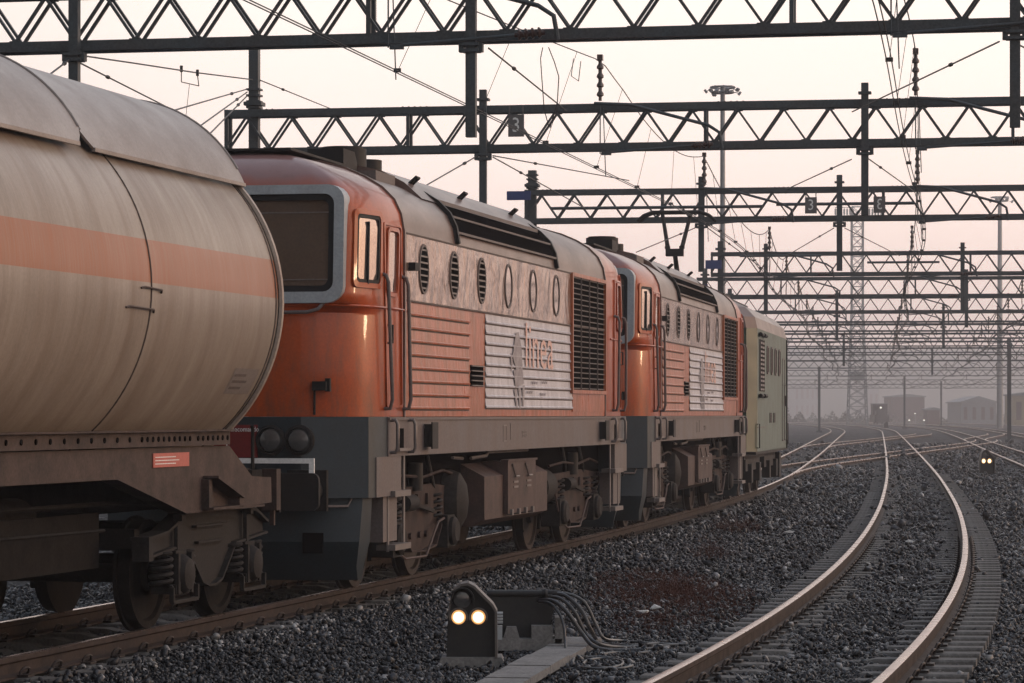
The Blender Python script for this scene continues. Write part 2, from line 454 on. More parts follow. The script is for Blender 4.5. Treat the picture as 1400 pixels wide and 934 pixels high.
def ballast_mat(name, attr):
    m = bpy.data.materials.new(name); m.use_nodes = True
    nt = m.node_tree; N = nt.nodes; L = nt.links; b = N["Principled BSDF"]
    b.inputs["Roughness"].default_value = .40
    b.inputs["Specular IOR Level"].default_value = .28
    tc = N.new("ShaderNodeTexCoord")
    ramp = N.new("ShaderNodeValToRGB")
    e = ramp.color_ramp
    st = [(0, (.005, .005, .006)), (.45, (.011, .012, .015)), (.78, (.026, .028, .033)), (.94, (.065, .066, .070)), (1, (.30, .29, .28))]
    while len(e.elements) < len(st): e.elements.new(.5)
    for q, (p, c) in zip(e.elements, st): q.position = p; q.color = (*c, 1)
    if attr:
        at = N.new("ShaderNodeAttribute"); at.attribute_name = "rnd"
        L.new(at.outputs["Fac"], ramp.inputs[0])
        n2 = N.new("ShaderNodeTexNoise"); n2.inputs["Scale"].default_value = 60; n2.inputs["Detail"].default_value = 3
        L.new(tc.outputs["Object"], n2.inputs["Vector"])
        bp = N.new("ShaderNodeBump"); bp.inputs["Strength"].default_value = .5; bp.inputs["Distance"].default_value = .01
        L.new(n2.outputs[0], bp.inputs["Height"]); L.new(bp.outputs[0], b.inputs["Normal"])
        big = N.new("ShaderNodeTexNoise"); big.inputs["Scale"].default_value = .35; big.inputs["Detail"].default_value = 4
        L.new(tc.outputs["Object"], big.inputs["Vector"])
        r = N.new("ShaderNodeMapRange"); r.inputs[1].default_value = .35; r.inputs[2].default_value = .68; r.inputs[3].default_value = .65; r.inputs[4].default_value = 1.35
        L.new(big.outputs[0], r.inputs[0])
        mul = N.new("ShaderNodeMix"); mul.data_type = 'RGBA'; mul.blend_type = 'MULTIPLY'; mul.inputs["Factor"].default_value = 1
        L.new(ramp.outputs[0], mul.inputs["A"]); L.new(r.outputs[0], mul.inputs["B"])
        a2 = N.new("ShaderNodeAttribute"); a2.attribute_name = "rust"
        sc_ = N.new("ShaderNodeMath"); sc_.operation = 'MULTIPLY'; sc_.inputs[1].default_value = .6; L.new(a2.outputs["Fac"], sc_.inputs[0])
        mr_ = N.new("ShaderNodeMix"); mr_.data_type = 'RGBA'; mr_.inputs["B"].default_value = (.020, .014, .012, 1)
        L.new(sc_.outputs[0], mr_.inputs["Factor"]); L.new(mul.outputs["Result"], mr_.inputs["A"]); L.new(mr_.outputs["Result"], b.inputs["Base Color"])
    else:
        vo = N.new("ShaderNodeTexVoronoi"); vo.inputs["Scale"].default_value = 16
        L.new(tc.outputs["Object"], vo.inputs["Vector"])
        sp = N.new("ShaderNodeSeparateColor"); L.new(vo.outputs["Color"], sp.inputs[0])
        L.new(sp.outputs[0], ramp.inputs[0])
        big = N.new("ShaderNodeTexNoise"); big.inputs["Scale"].default_value = .12; big.inputs["Detail"].default_value = 6
        L.new(tc.outputs["Object"], big.inputs["Vector"])
        r = N.new("ShaderNodeMapRange"); r.inputs[1].default_value = .38; r.inputs[2].default_value = .66; r.inputs[3].default_value = .6; r.inputs[4].default_value = 1.5
        L.new(big.outputs[0], r.inputs[0])
        mul = N.new("ShaderNodeMix"); mul.data_type = 'RGBA'; mul.blend_type = 'MULTIPLY'; mul.inputs["Factor"].default_value = 1
        L.new(ramp.outputs[0], mul.inputs["A"]); L.new(r.outputs[0], mul.inputs["B"]); L.new(mul.outputs["Result"], b.inputs["Base Color"])
        bp = N.new("ShaderNodeBump"); bp.inputs["Strength"].default_value = 1; bp.inputs["Distance"].default_value = .05; bp.invert = True
        L.new(vo.outputs["Distance"], bp.inputs["Height"]); L.new(bp.outputs[0], b.inputs["Normal"])
        b.inputs["Roughness"].default_value = .8
        b.inputs["Specular IOR Level"].default_value = .08
    return m


K['stones'] = ballast_mat('ballast_stone', True)
K['ground'] = ballast_mat('ballast_bed', False)

# ================================================================== track geometry
class Path:
    """axis of a track: x as a function of the distance ahead, from a table of slopes"""
    def __init__(s, y0, x0, knots, ymin=4, ymax=1000):
        ys = np.arange(ymin, ymax, .25)
        sl = np.interp(ys, [k[0] for k in knots], [k[1] for k in knots])
        ker = np.hanning(41); ker /= ker.sum()
        sl = np.convolve(np.pad(sl, 20, 'edge'), ker, 'valid')
        x = np.concatenate([[0], np.cumsum((sl[1:] + sl[:-1]) / 2 * .25)])
        x += x0 - np.interp(y0, ys, x)
        s.ys, s.xs, s.sl = ys, x, sl
        s.arc = np.concatenate([[0], np.cumsum(np.hypot(np.diff(ys), np.diff(x)))])

    def x(s, y): return float(np.interp(y, s.ys, s.xs))
    def slope(s, y): return float(np.interp(y, s.ys, s.sl))
    def y_at(s, a): return float(np.interp(a, s.arc, s.ys))
    def a_at(s, y): return float(np.interp(y, s.ys, s.arc))

    def at(s, y, off=0., z=0.):
        t = math.atan(s.slope(y))
        return Vector((s.x(y) + off * math.cos(t), y - off * math.sin(t), z))


FAR = [(290, .121), (390, .09), (540, .05), (700, -.01), (900, -.1), (1000, -.15)]
PA = Path(31.86, -2.163, [(4, .27), (20, .245), (30, .228), (38, .216), (45, .196), (52, .185), (62, .172), (72, .15), (95, .125), (160, .12)] + FAR)
PB = Path(19.9, 1.73, [(4, .29), (14, .255), (19, .23), (24, .205), (30, .18), (37, .16), (46, .147), (62, .135), (100, .127), (160, .126)]
          + [(y + 12, v + .004) for y, v in FAR])
PC = Path(156, 25.9, [(4, .13), (100, .133), (206, .136)] + [(y + 30, v + .006) for y, v in FAR])
PD = Path(156, 31.2, [(4, .133), (206, .136)] + [(y + 45, v + .01) for y, v in FAR])
PE = Path(300, 62.0, [(4, .135), (206, .136)] + [(y + 60, v + .012) for y, v in FAR])
PL1 = Path(88, PA.x(88), [(4, .125), (88, .13), (112, .235), (186, .235), (215, .135), (1000, .135)])
PL2 = Path(160, PA.x(160), [(4, .12), (160, .12), (184, .205), (258, .205), (285, .13), (1000, .13)])
PL3 = Path(205, PC.x(205), [(4, .13), (205, .135), (228, .2), (262, .2), (285, .13), (1000, .13)])

RAIL = [(-.036, 0), (-.036, -.035), (-.012, -.052), (-.010, -.125), (-.07, -.142), (-.07, -.158),
        (.07, -.158), (.07, -.142), (.010, -.125), (.012, -.052), (.036, -.035), (.036, 0), (.03, .004), (-.03, .004)]
RTOP = {11, 12, 13}


def rail(path, ya, yb, off, parent, dz=0.):
    mb = MB(); y = ya; ys = []
    while y < yb:
        ys.append(y); y += .6 if y < 60 else (1.5 if y < 140 else 4.)
    ys.append(yb)
    rings = []
    for y in ys:
        t = math.atan(path.slope(y)); c, s_ = math.cos(t), math.sin(t); x0 = path.x(y)
        w = 1.0 if y < 150 else 1.0
        rings.append([mb.vert((x0 + (off + u * w) * c, y - (off + u * w) * s_, v - .004 + dz)) for u, v in RAIL])
    n = len(RAIL)
    for A, B, ry in zip(rings, rings[1:], ys):
        for j in range(n):
            mb.mi = 1 if (j in RTOP or (ry > 85 and j in (0, 10))) else 0
            mb.face((A[j], A[(j + 1) % n], B[(j + 1) % n], B[j]))
    mb.mi = 0
    mb.face(rings[0][::-1]); mb.face(rings[-1])
    return mb.build('rail', [K['rust'], K['railtop']], parent, smooth=40)


def sleeper_proto():
    mb = MB()
    # trapezoid-section concrete sleeper, waisted in the middle, across local x
    secs = [(-1.2, .15, .0), (-1.17, .15, .0), (-.4, .13, -.005), (-.3, .11, -.03), (.3, .11, -.03), (.4, .13, -.005), (1.17, .15, .0), (1.2, .15, 0)]
    rings = []
    for x, hw, dz in secs:
        rings.append([mb.vert((x, sy * w, z)) for sy, w, z in ((-1, hw, -.2), (1, hw, -.2), (1, hw * .82, dz - .015), (1, hw * .74, dz), (-1, hw * .74, dz), (-1, hw * .82, dz - .015))])
    for A, B in zip(rings, rings[1:]):
        for j in range(6): mb.face((A[j], A[(j + 1) % 6], B[(j + 1) % 6], B[j]))
    mb.face(rings[0][::-1]); mb.face(rings[-1])
    return mb


def clip_mb():
    mb = MB()
    pts = [(0, -.05, 0), (.0, -.05, .035), (.015, -.035, .062), (.03, 0, .07), (.03, .04, .06), (.02, .055, .03), (.0, .05, .01), (-.03, .03, .012)]
    mb.tube(pts, .011, 6)
    mb.box((.02, 0, .008), (.09, .12, .016))
    return mb


def track(name, label, path, ya, yb, near=None, clip_to=0, dz=0., far_sleepers=True, group="railway tracks of the yard"):
    yo = (ya if near is None else near[0])
    root = empty(name, (0, 0, 0))
    tag(root, label, "railway track", group)
    for off in (-.753, .753): rail(path, ya, yb, off, root, dz)
    if near:
        a = path.a_at(near[0]); a1 = path.a_at(near[1]); first = None; cfirst = None
        while a < a1:
            y = path.y_at(a); p = path.at(y, 0, -.160 + dz + random.uniform(-.004, .004))
            rz = -math.atan(path.slope(y)) + random.uniform(-.008, .008)
            if first is None:
                sl_ = sleeper_proto().build('sleeper', K['sleeper'], root, smooth=25); first = sl_
            else:
                sl_ = first.copy(); COL.objects.link(sl_)
                sl_.parent = root
            sl_.location = p; sl_.rotation_euler = (0, 0, rz)
            if y < clip_to:
                for off, sgn in ((-.753, -1), (-.753, 1), (.753, -1), (.753, 1)):
                    if cfirst is None:
                        c = clip_mb().build('rail_clip', K['clip'], sl_); cfirst = c
                    else:
                        c = cfirst.copy(); COL.objects.link(c); c.parent = sl_
                    c.location = (off + sgn * .085, 0, .004); c.rotation_euler = (0, 0, 0 if sgn > 0 else math.pi)
            a += .62
        ystart = near[1] + .4
    else:
        ystart = ya
    if far_sleepers:
        mb = MB(); a = path.a_at(ystart); a1 = path.a_at(min(yb, 170))
        while a < a1:
            y = path.y_at(a); t = -math.atan(path.slope(y))
            mb.box(path.at(y, 0, -.235 + dz), (2.4, .24, .15), Matrix.Rotation(t, 3, 'Z'))
            a += .62
        if mb.v:
            o = mb.build('sleepers', K['sleeper'], root, smooth=0); o["kind"] = "stuff"
    return root


track('railway_track', "railway track that the train stands on, running under its wheels", PA, 12, 900, (16, 62), 48)
track('railway_track', "empty curving railway track with pinkish polished rails in the right foreground", PB, 9, 900, (14, 74), 46)
track('railway_track', "railway track running behind the far dwarf signal, first one right of the empty curving track", PC, 70, 900)
track('railway_track', "railway track at the right edge of the photo, beyond the one behind the dwarf signal", PD, 150, 900)
track('railway_track', "outermost railway track sweeping left along the far edge of the yard", PE, 220, 900, far_sleepers=False)
track('crossover_track', "nearest crossover track cutting diagonally across the empty curving track", PL1, 90, 212, dz=-.005, group="crossover tracks")
track('crossover_track', "farther crossover track leaving the train's track toward the empty curving track", PL2, 162, 280, dz=-.006, group="crossover tracks")
track('crossover_track', "crossover track at the right edge bending toward the outer tracks", PL3, 207, 284, dz=-.007, group="crossover tracks")

# ================================================================== ground
def nonuni(parts):
    r = []
    for a, b, st in parts:
        n = max(1, int(round((b - a) / st))); r += [a + (b - a) * k / n for k in range(n)]
    r.append(parts[-1][1]); return np.array(r)


def ground_z(X, Y):
    z = np.full(np.broadcast(X, Y).shape, -.225)
    z = z + .022 * np.sin(X * 1.9 + .6 * np.sin(Y * .7)) * np.sin(Y * 1.1 + X * .4)
    # a little lower on the far side of the empty track so the sleeper ends stand out
    xb = np.interp(Y, PB.ys, PB.xs)
    d = X - xb
    z = z + .035 * np.exp(-(d / .55) ** 4) - .014 * np.exp(-((d - 1.45) / .55) ** 2) - .004 * np.exp(-((d + 1.3) / .4) ** 2)
    # shoulder beside the train's track
    xa = np.interp(Y, PA.ys, PA.xs); da = X - xa
    z = z + .045 * np.exp(-((da - 1.25) / .45) ** 2)
    # shallow heap between the tracks
    z = z + .05 * np.exp(-(((X - 1.2) / 2.0) ** 2 + ((Y - 38) / 9.) ** 2))
    return z


gx = nonuni([(-2500, -300, 200), (-300, -30, 15), (-30, -8, 1.), (-8, 14, .22), (14, 40, 1.), (40, 400, 18), (400, 2500, 200)])
gy = nonuni([(-150, 8, 10), (8, 62, .25), (62, 130, 1.), (130, 500, 10), (500, 3200, 150)])
GX, GY = np.meshgrid(gx, gy)
GZ = ground_z(GX, GY)
far = np.clip((GY - 100) / 60, 0, 1)
GZ = GZ * (1 - far) + (-.225) * far
nx, ny = len(gx), len(gy)
gv = np.stack([GX.ravel(), GY.ravel(), GZ.ravel()], 1)
ii = (np.arange(ny - 1)[:, None] * nx + np.arange(nx - 1)[None, :]).ravel()
gf = np.stack([ii, ii + 1, ii + nx + 1, ii + nx], 1)
me = bpy.data.meshes.new('ground')
me.from_pydata(gv.tolist(), [], gf.tolist()); me.materials.append(K['ground'])
me.polygons.foreach_set("use_smooth", [True] * len(me.polygons))
go = bpy.data.objects.new('ground', me); COL.objects.link(go)
tag(go, "dark stony ballast ground of the railway yard", "ground", kind="structure")


# ------------------------------------------------------------------ ballast stones
def scatter_stones():
    variants = []
    for k in range(10):
        bm = bmesh.new()
        for j in range(11):
            v = Vector((random.gauss(0, 1), random.gauss(0, 1), random.gauss(0, 1))).normalized() * random.uniform(.8, 1.1)
            bm.verts.new((v.x * random.uniform(.8, 1.2), v.y * .8, v.z * .62))
        bmesh.ops.convex_hull(bm, input=bm.verts)
        bmesh.ops.delete(bm, geom=[v for v in bm.verts if not v.link_faces], context='VERTS')
        bmesh.ops.triangulate(bm, faces=bm.faces)
        bm.verts.index_update()
        variants.append((np.array([v.co[:] for v in bm.verts]), np.array([[v.index for v in f.verts] for f in bm.faces])))
        bm.free()
    pts = []
    for y0, y1, dens, s0 in ((16.5, 26, 760, .0215), (26, 36, 520, .024), (36, 50, 240, .031), (50, 75, 95, .042), (75, 120, 26, .065), (120, 200, 9, .085)):
        y = y0
        while y < y1:
            x0 = max(-.185 * y - .3, np.interp(y, PA.ys, PA.xs) - 4.2); x1 = .185 * y + .4
            n = rng.poisson(dens * (x1 - x0) * .5)
            X = rng.uniform(x0, x1, n); Y = rng.uniform(y, y + .5, n)
            pts.append(np.stack([X, Y, np.full(n, s0) * rng.lognormal(0, .33, n)], 1))
            y += .5
    p = np.concatenate(pts)
    xb = np.interp(p[:, 1], PB.ys, PB.xs); d = (p[:, 0] - xb) * .98
    xa = np.interp(p[:, 1], PA.ys, PA.xs); da = (p[:, 0] - xa) * .97
    keep = np.ones(len(p), bool)
    for dd in (d, da):
        keep &= ~(np.abs(np.abs(dd) - .753) < .075)
    # sleeper ends of the empty track stay bare, and patches of its middle
    patch = np.sin(p[:, 1] * .9 + 1.3) + .6 * np.sin(p[:, 0] * 2.7 + p[:, 1] * .37)
    u = rng.random(len(p))
    yy = p[:, 1]
    keep &= ~((d > .83) & (d < 1.24) & (u < np.where(yy < 25.5 + .8 * patch, .12, .74)))
    keep &= ~((d < -.83) & (d > -1.24) & (u < np.where(yy < 33 + patch, .18, np.where(yy < 44, .5, .74))))
    keep &= ~((np.abs(d) < .68) & (u < np.where(yy < 24.5 + patch, .05, np.clip(.22 + .36 * patch + .16 * d, .04, .8))))
    keep &= ~((np.abs(da) < 1.24) & (u < .45))
    # trough and signal bases
    keep &= ~((np.abs((p[:, 0] - .0) - (p[:, 1] - 21.8) * .165) < .2) & (p[:, 1] > 19) & (p[:, 1] < 25.6))
    keep &= ~((p[:, 0] > -.58) & (p[:, 0] < -.1) & (p[:, 1] > 23.3) & (p[:, 1] < 23.85))
    p = p[keep]; n = len(p)
    z = ground_z(p[:, 0], p[:, 1]) + p[:, 2] * rng.uniform(-.15, .85, n)
    rnd = rng.random(n)
    xa = np.interp(p[:, 1], PA.ys, PA.xs); da = (p[:, 0] - xa) * .97
    rnd = np.clip(rnd + .30 * np.exp(-((da - 1.15) / .28) ** 2) * rng.random(n), 0, 1)
    q = rng.normal(size=(n, 4)); q /= np.linalg.norm(q, axis=1)[:, None]
    w, a, b, c = q.T
    Rm = np.stack([1 - 2 * (b * b + c * c), 2 * (a * b - c * w), 2 * (a * c + b * w), 2 * (a * b + c * w), 1 - 2 * (a * a + c * c), 2 * (b * c - a * w),
                   2 * (a * c - b * w), 2 * (b * c + a * w), 1 - 2 * (a * a + b * b)], 1).reshape(n, 3, 3)
    var = rng.integers(0, len(variants), n)
    VV = []; FF = []; RR = []; base = 0
    for k, (vv, ff) in enumerate(variants):
        idx = np.nonzero(var == k)[0]; m_ = len(idx)
        P3 = np.einsum('nij,vj->nvi', Rm[idx], vv) * p[idx, 2][:, None, None]
        P3 += np.stack([p[idx, 0], p[idx, 1], z[idx]], 1)[:, None, :]
        VV.append(P3.reshape(-1, 3)); RR.append(np.repeat(rnd[idx], len(vv)))
        FF.append((ff[None] + (base + np.arange(m_) * len(vv))[:, None, None]).reshape(-1, 3)); base += m_ * len(vv)
    V = np.concatenate(VV).astype(np.float32); F = np.concatenate(FF).astype(np.int32); RN = np.concatenate(RR).astype(np.float32)
    me = bpy.data.meshes.new('ballast_stones')
    me.vertices.add(len(V)); me.vertices.foreach_set("co", V.ravel())
    me.loops.add(F.size); me.loops.foreach_set("vertex_index", F.ravel())
    me.polygons.add(len(F)); me.polygons.foreach_set("loop_start", np.arange(0, F.size, 3, dtype=np.int32))
    me.polygons.foreach_set("loop_total", np.full(len(F), 3, np.int32))
    me.update(calc_edges=True)
    at = me.attributes.new("rnd", 'FLOAT', 'POINT'); at.data.foreach_set("value", RN)
    db = np.abs(np.abs((V[:, 0] - np.interp(V[:, 1], PB.ys, PB.xs)) * .98) - .753); da2 = np.abs(np.abs((V[:, 0] - np.interp(V[:, 1], PA.ys, PA.xs)) * .97) - .753)
    ru = np.exp(-(np.minimum(db, da2) / .32) ** 2).astype(np.float32)
    at2 = me.attributes.new("rust", 'FLOAT', 'POINT'); at2.data.foreach_set("value", ru)
    me.materials.append(K['stones'])
    o = bpy.data.objects.new('ballast_stones', me); COL.objects.link(o)
    tag(o, "loose dark grey ballast stones lying between and beside the rails", "ballast", kind="stuff")
    print("stones", n, "faces", len(F))


scatter_stones()

# ================================================================== hills, far buildings
def hills():
    mb = MB(); rows = []
    xs = np.linspace(-2000, 2200, 240)
    def hh(x, k): return 38 + 7 * math.sin(x * .0041 + k) + 4 * math.sin(x * .0105 + 2.1 * k) + 1.8 * math.sin(x * .025 + k) + random.uniform(-.8, .8)
    for j, (y, f) in enumerate(((1350, 0), (1450, .4), (1550, .75), (1680, 1), (1900, .9), (2200, 0))):
        rows.append([mb.vert((x, y + 30 * math.sin(x * .004), -1 + f * hh(x, 1.0))) for x in xs])
    for A, B in zip(rows, rows[1:]):
        for k in range(len(xs) - 1): mb.face((A[k], A[k + 1], B[k + 1], B[k]))
    o = mb.build('hills', K['bush'], smooth=80)
    tag(o, "low hazy hills along the horizon", "hills", kind="structure")


hills()


def house(name, label, cat, px0, px1, ptop, D, depth, m, floors, cols, roof=.6, win=K['brickb'], winfill=.4):
    x0 = (px0 - 700) * D / 4000; x1 = (px1 - 700) * D / 4000; h = 1.8 + (567 - ptop) * D / 4000
    root = empty(name, ((x0 + x1) / 2, D, -.22)); tag(root, label, cat, "buildings beyond the yard")
    w = x1 - x0; h = h + .22
    mb = MB(); mb.bb(-w / 2, w / 2, 0, depth, 0, h); mb.build('wall', m, root, 0)
    mb = MB()
    if roof > 0:
        mb.prism([(-w / 2 - .4, h + .01), (w / 2 + .4, h + .01), (w / 2 + .4, h + .25), (0, h + roof + .3), (-w / 2 - .4, h + .25)], lambda u, v, d: (u, d, v), -.4, depth + .4)
        mb.build('roof', K['greyb'], root, 0)
    if cols:
        for r_ in range(floors):
            for c in range(cols):
                mb = MB(); cw = w / cols; ch = h / floors
                cx = -w / 2 + cw * (c + .5); cz = ch * (r_ + .5)
                mb.bb(cx - cw * winfill / 2, cx + cw * winfill / 2, -.06, .03, cz - ch * .3, cz + ch * .3)
                mb.build('window', win, root, 0)
    return root


house('brick_shed', "brown flat brick shed in the haze beyond the tracks", "shed", 1218, 1264, 543, 760, 14, K['brickb'], 1, 3, .5)
house('apartment_block', "pale apartment block with tall dark bays on the hazy horizon", "building", 1226, 1290, 508, 1500, 25, K['greyb'], 1, 6, .6, K['paleb'], .32)
house('warehouse', "long low grey warehouse in the haze left of the right edge poles", "warehouse", 1314, 1362, 551, 640, 20, K['greyb'], 1, 4, 1.2)
house('station_hut', "small yellowish hut with flat roof at the right edge beyond the tracks", "hut", 1384, 1420, 541, 520, 8, K['yellowb'], 1, 2, .3)
house('factory_hall', "wide hazy hall with pale snow covered roof behind the left far poles", "hall", 1086, 1122, 527, 1350, 35, K['greyb'], 2, 5, 1.2)
house('warehouse', "distant hazy warehouse with pale roof just right of the lattice tower", "warehouse", 1180, 1202, 530, 1350, 30, K['greyb'], 1, 3, 1.)
house('warehouse', "large faint grey hall in the haze behind the right gantry columns", "warehouse", 1300, 1345, 530, 1600, 35, K['greyb'], 1, 5, 1.)
house('brick_shed', "low reddish shed behind the far tracks, right of the brown brick shed", "shed", 1268, 1285, 561, 600, 6, K['brickb'], 1, 2, .3)


def bush_clump(name, label, px, D, w, h, n=500):
    x0 = (px - 700) * D / 4000
    mb = MB()
    for k in range(n):
        a = random.uniform(0, 2 * math.pi); r = random.random() ** .5; u = math.cos(a) * r * w / 2
        z = random.random() * h * (1 - (2 * u / w) ** 2) * (.6 + .4 * math.sin(u * 1.7 + px)); y = random.uniform(-.25, .25) * w * .3
        s = random.uniform(.12, .32) * h * .35
        c = Vector((u, y, z)); d1 = Vector((random.gauss(0, 1), random.gauss(0, 1), random.gauss(0, 1))).normalized() * s
        d2 = d1.cross(Vector((random.gauss(0, 1), random.gauss(0, 1), random.gauss(0, 1)))).normalized() * s * .7
        mb.quadpts([c - d1, c + d2, c + d1, c - d2])
    o = mb.build(name, K['bush'], None, 0, loc=(x0, D, -.25)); tag(o, label, "bushes", "scrub at the far edge of the yard", kind="stuff")


for i in range(16):
    bush_clump('scrub', "dark scrub growing along the far edge of the yard", 1075 + i * 22 + random.uniform(-8, 8), random.uniform(700, 860), random.uniform(9, 26), random.uniform(2, 4.5))

# ================================================================== tank wagon
def wheelset(root, y, r, m=K['wheel'], gauge=1.5, name='wheel'):
    for sx in (-1, 1):
        mb = MB(); x = sx * gauge / 2
        mb.lathe([(-.075, .05), (-.075, r + .03), (-.045, r + .03), (-.04, r + .004), (.06, r - .002), (.062, r - .06), (.03, r - .08), (.015, r * .55), (.04, r * .32), (.09, r * .28), (.09, .05)],
                 (x, y, r), (sx, 0, 0), 36)
        mb.build(name, m, root)
    mb = MB(); mb.cyl((-gauge / 2, y, r), (gauge / 2, y, r), .08, 12); mb.build('axle', m, root)


def coil(mb, c, r, h, turns, wr):
    pts = [(c[0] + r * math.cos(2 * math.pi * turns * t / (turns * 14)), c[1] + r * math.sin(2 * math.pi * turns * t / (turns * 14)), c[2] + h * t / (turns * 14)) for t in range(turns * 14 + 1)]
    mb.tube(pts, wr, 6)


def freight_bogie(root, y0, name='bogie'):
    b = empty(name, (.05, y0, 0)); b.parent = root
    for w in (-.9, .9): wheelset(b, w, .46, K['wagon_dark'])
    for sx in (-1, 1):
        x = sx * 1.0
        fn = lambda u, v, d: (x + d, u, v)
        mb = MB()
        # pressed side frame: fish-bellied plate with flanges
        poly = [(-1.62, .78), (-1.15, .82), (-.7, .95), (.7, .97), (1.15, .94), (1.5, .82), (1.5, .72), (1.2, .70), (.95, .68), (.62, .66), (.25, .36), (.08, .32), (-.08, .32), (-.25, .36), (-.62, .66), (-.95, .68), (-1.2, .66), (-1.62, .62)]
        mb.prism(poly, fn, -.02, .02)
        top = poly[:6]; bot = poly[6:]
        for a, c in zip(top, top[1:]): mb.bar(fn(*a, 0), fn(*c, 0), .16, .025)
        for a, c in zip(bot, bot[1:]): mb.bar(fn(*a, .02), fn(*c, .02), .10, .022)
        mb.bar(fn(-.42, .84, .04), fn(.42, .84, .04), .05, .02); mb.bar(fn(-.35, .70, .04), fn(.35, .70, .04), .04, .02)
        mb.bb(x - .05, x + .1, -1.66, -1.56, .60, .80)
        mb.build('side_frame', K['bogie'], b)
        for w in (-.9, .9):
            mb = MB()
            mb.lathe([(0, .17), (.10, .17), (.16, .13), (.18, .06)], (x + sx * .02, w, .46), (sx, 0, 0), 18)
            mb.bb(x - .1, x + .13, w - .2, w + .2, .30, .38); mb.bb(x - .06, x + .1, w - .13, w + .13, .36, .66)
            mb.build('axle_box', K['bogie'], b)
            for dy in (-.27, .27):
                mb = MB(); coil(mb, (x + .02, w + dy, .36), .088, .29, 5, .019); mb.build('spring', K['bogie'], b)
            mb = MB()
            mb.bar((x + .13, w - .16, .3), (x + .13, w - .16, .64), .03, .05); mb.bar((x + .13, w + .16, .3), (x + .13, w + .16, .64), .03, .05)
            mb.bar((x + .13, w - .3, .24), (x + .13, w + .3, .24), .04, .03); mb.bar((x + .13, w - .3, .24), (x + .13, w - .3, .36), .04, .03); mb.bar((x + .13, w + .3, .24), (x + .13, w + .3, .36), .04, .03)
            mb.bar((x + .06, w, .62), (x + .06, w, .92), .035, .05); mb.box((x + .08, w, .93), (.08, .07, .05))
            mb.build('hanger', K['bogie'], b)
    mb = MB(); mb.bb(-1.0, 1.0, -.3, .3, .62, .86); mb.bb(-.95, .95, -1.6, -1.5, .7, .86); mb.build('bolster', K['wagon_dark'], b)
    return b


def curved(rect, fn, off, n=10):
    mb = MB(); a0, a1, z0, z1 = rect
    rows = [[mb.vert(fn(a0 + (a1 - a0) * k / n, z, off)) for k in range(n + 1)] for z in np.linspace(z0, z1, 7)]
    for A, B in zip(rows, rows[1:]):
        for k in range(n): mb.face((A[k], A[k + 1], B[k + 1], B[k]))
    return mb


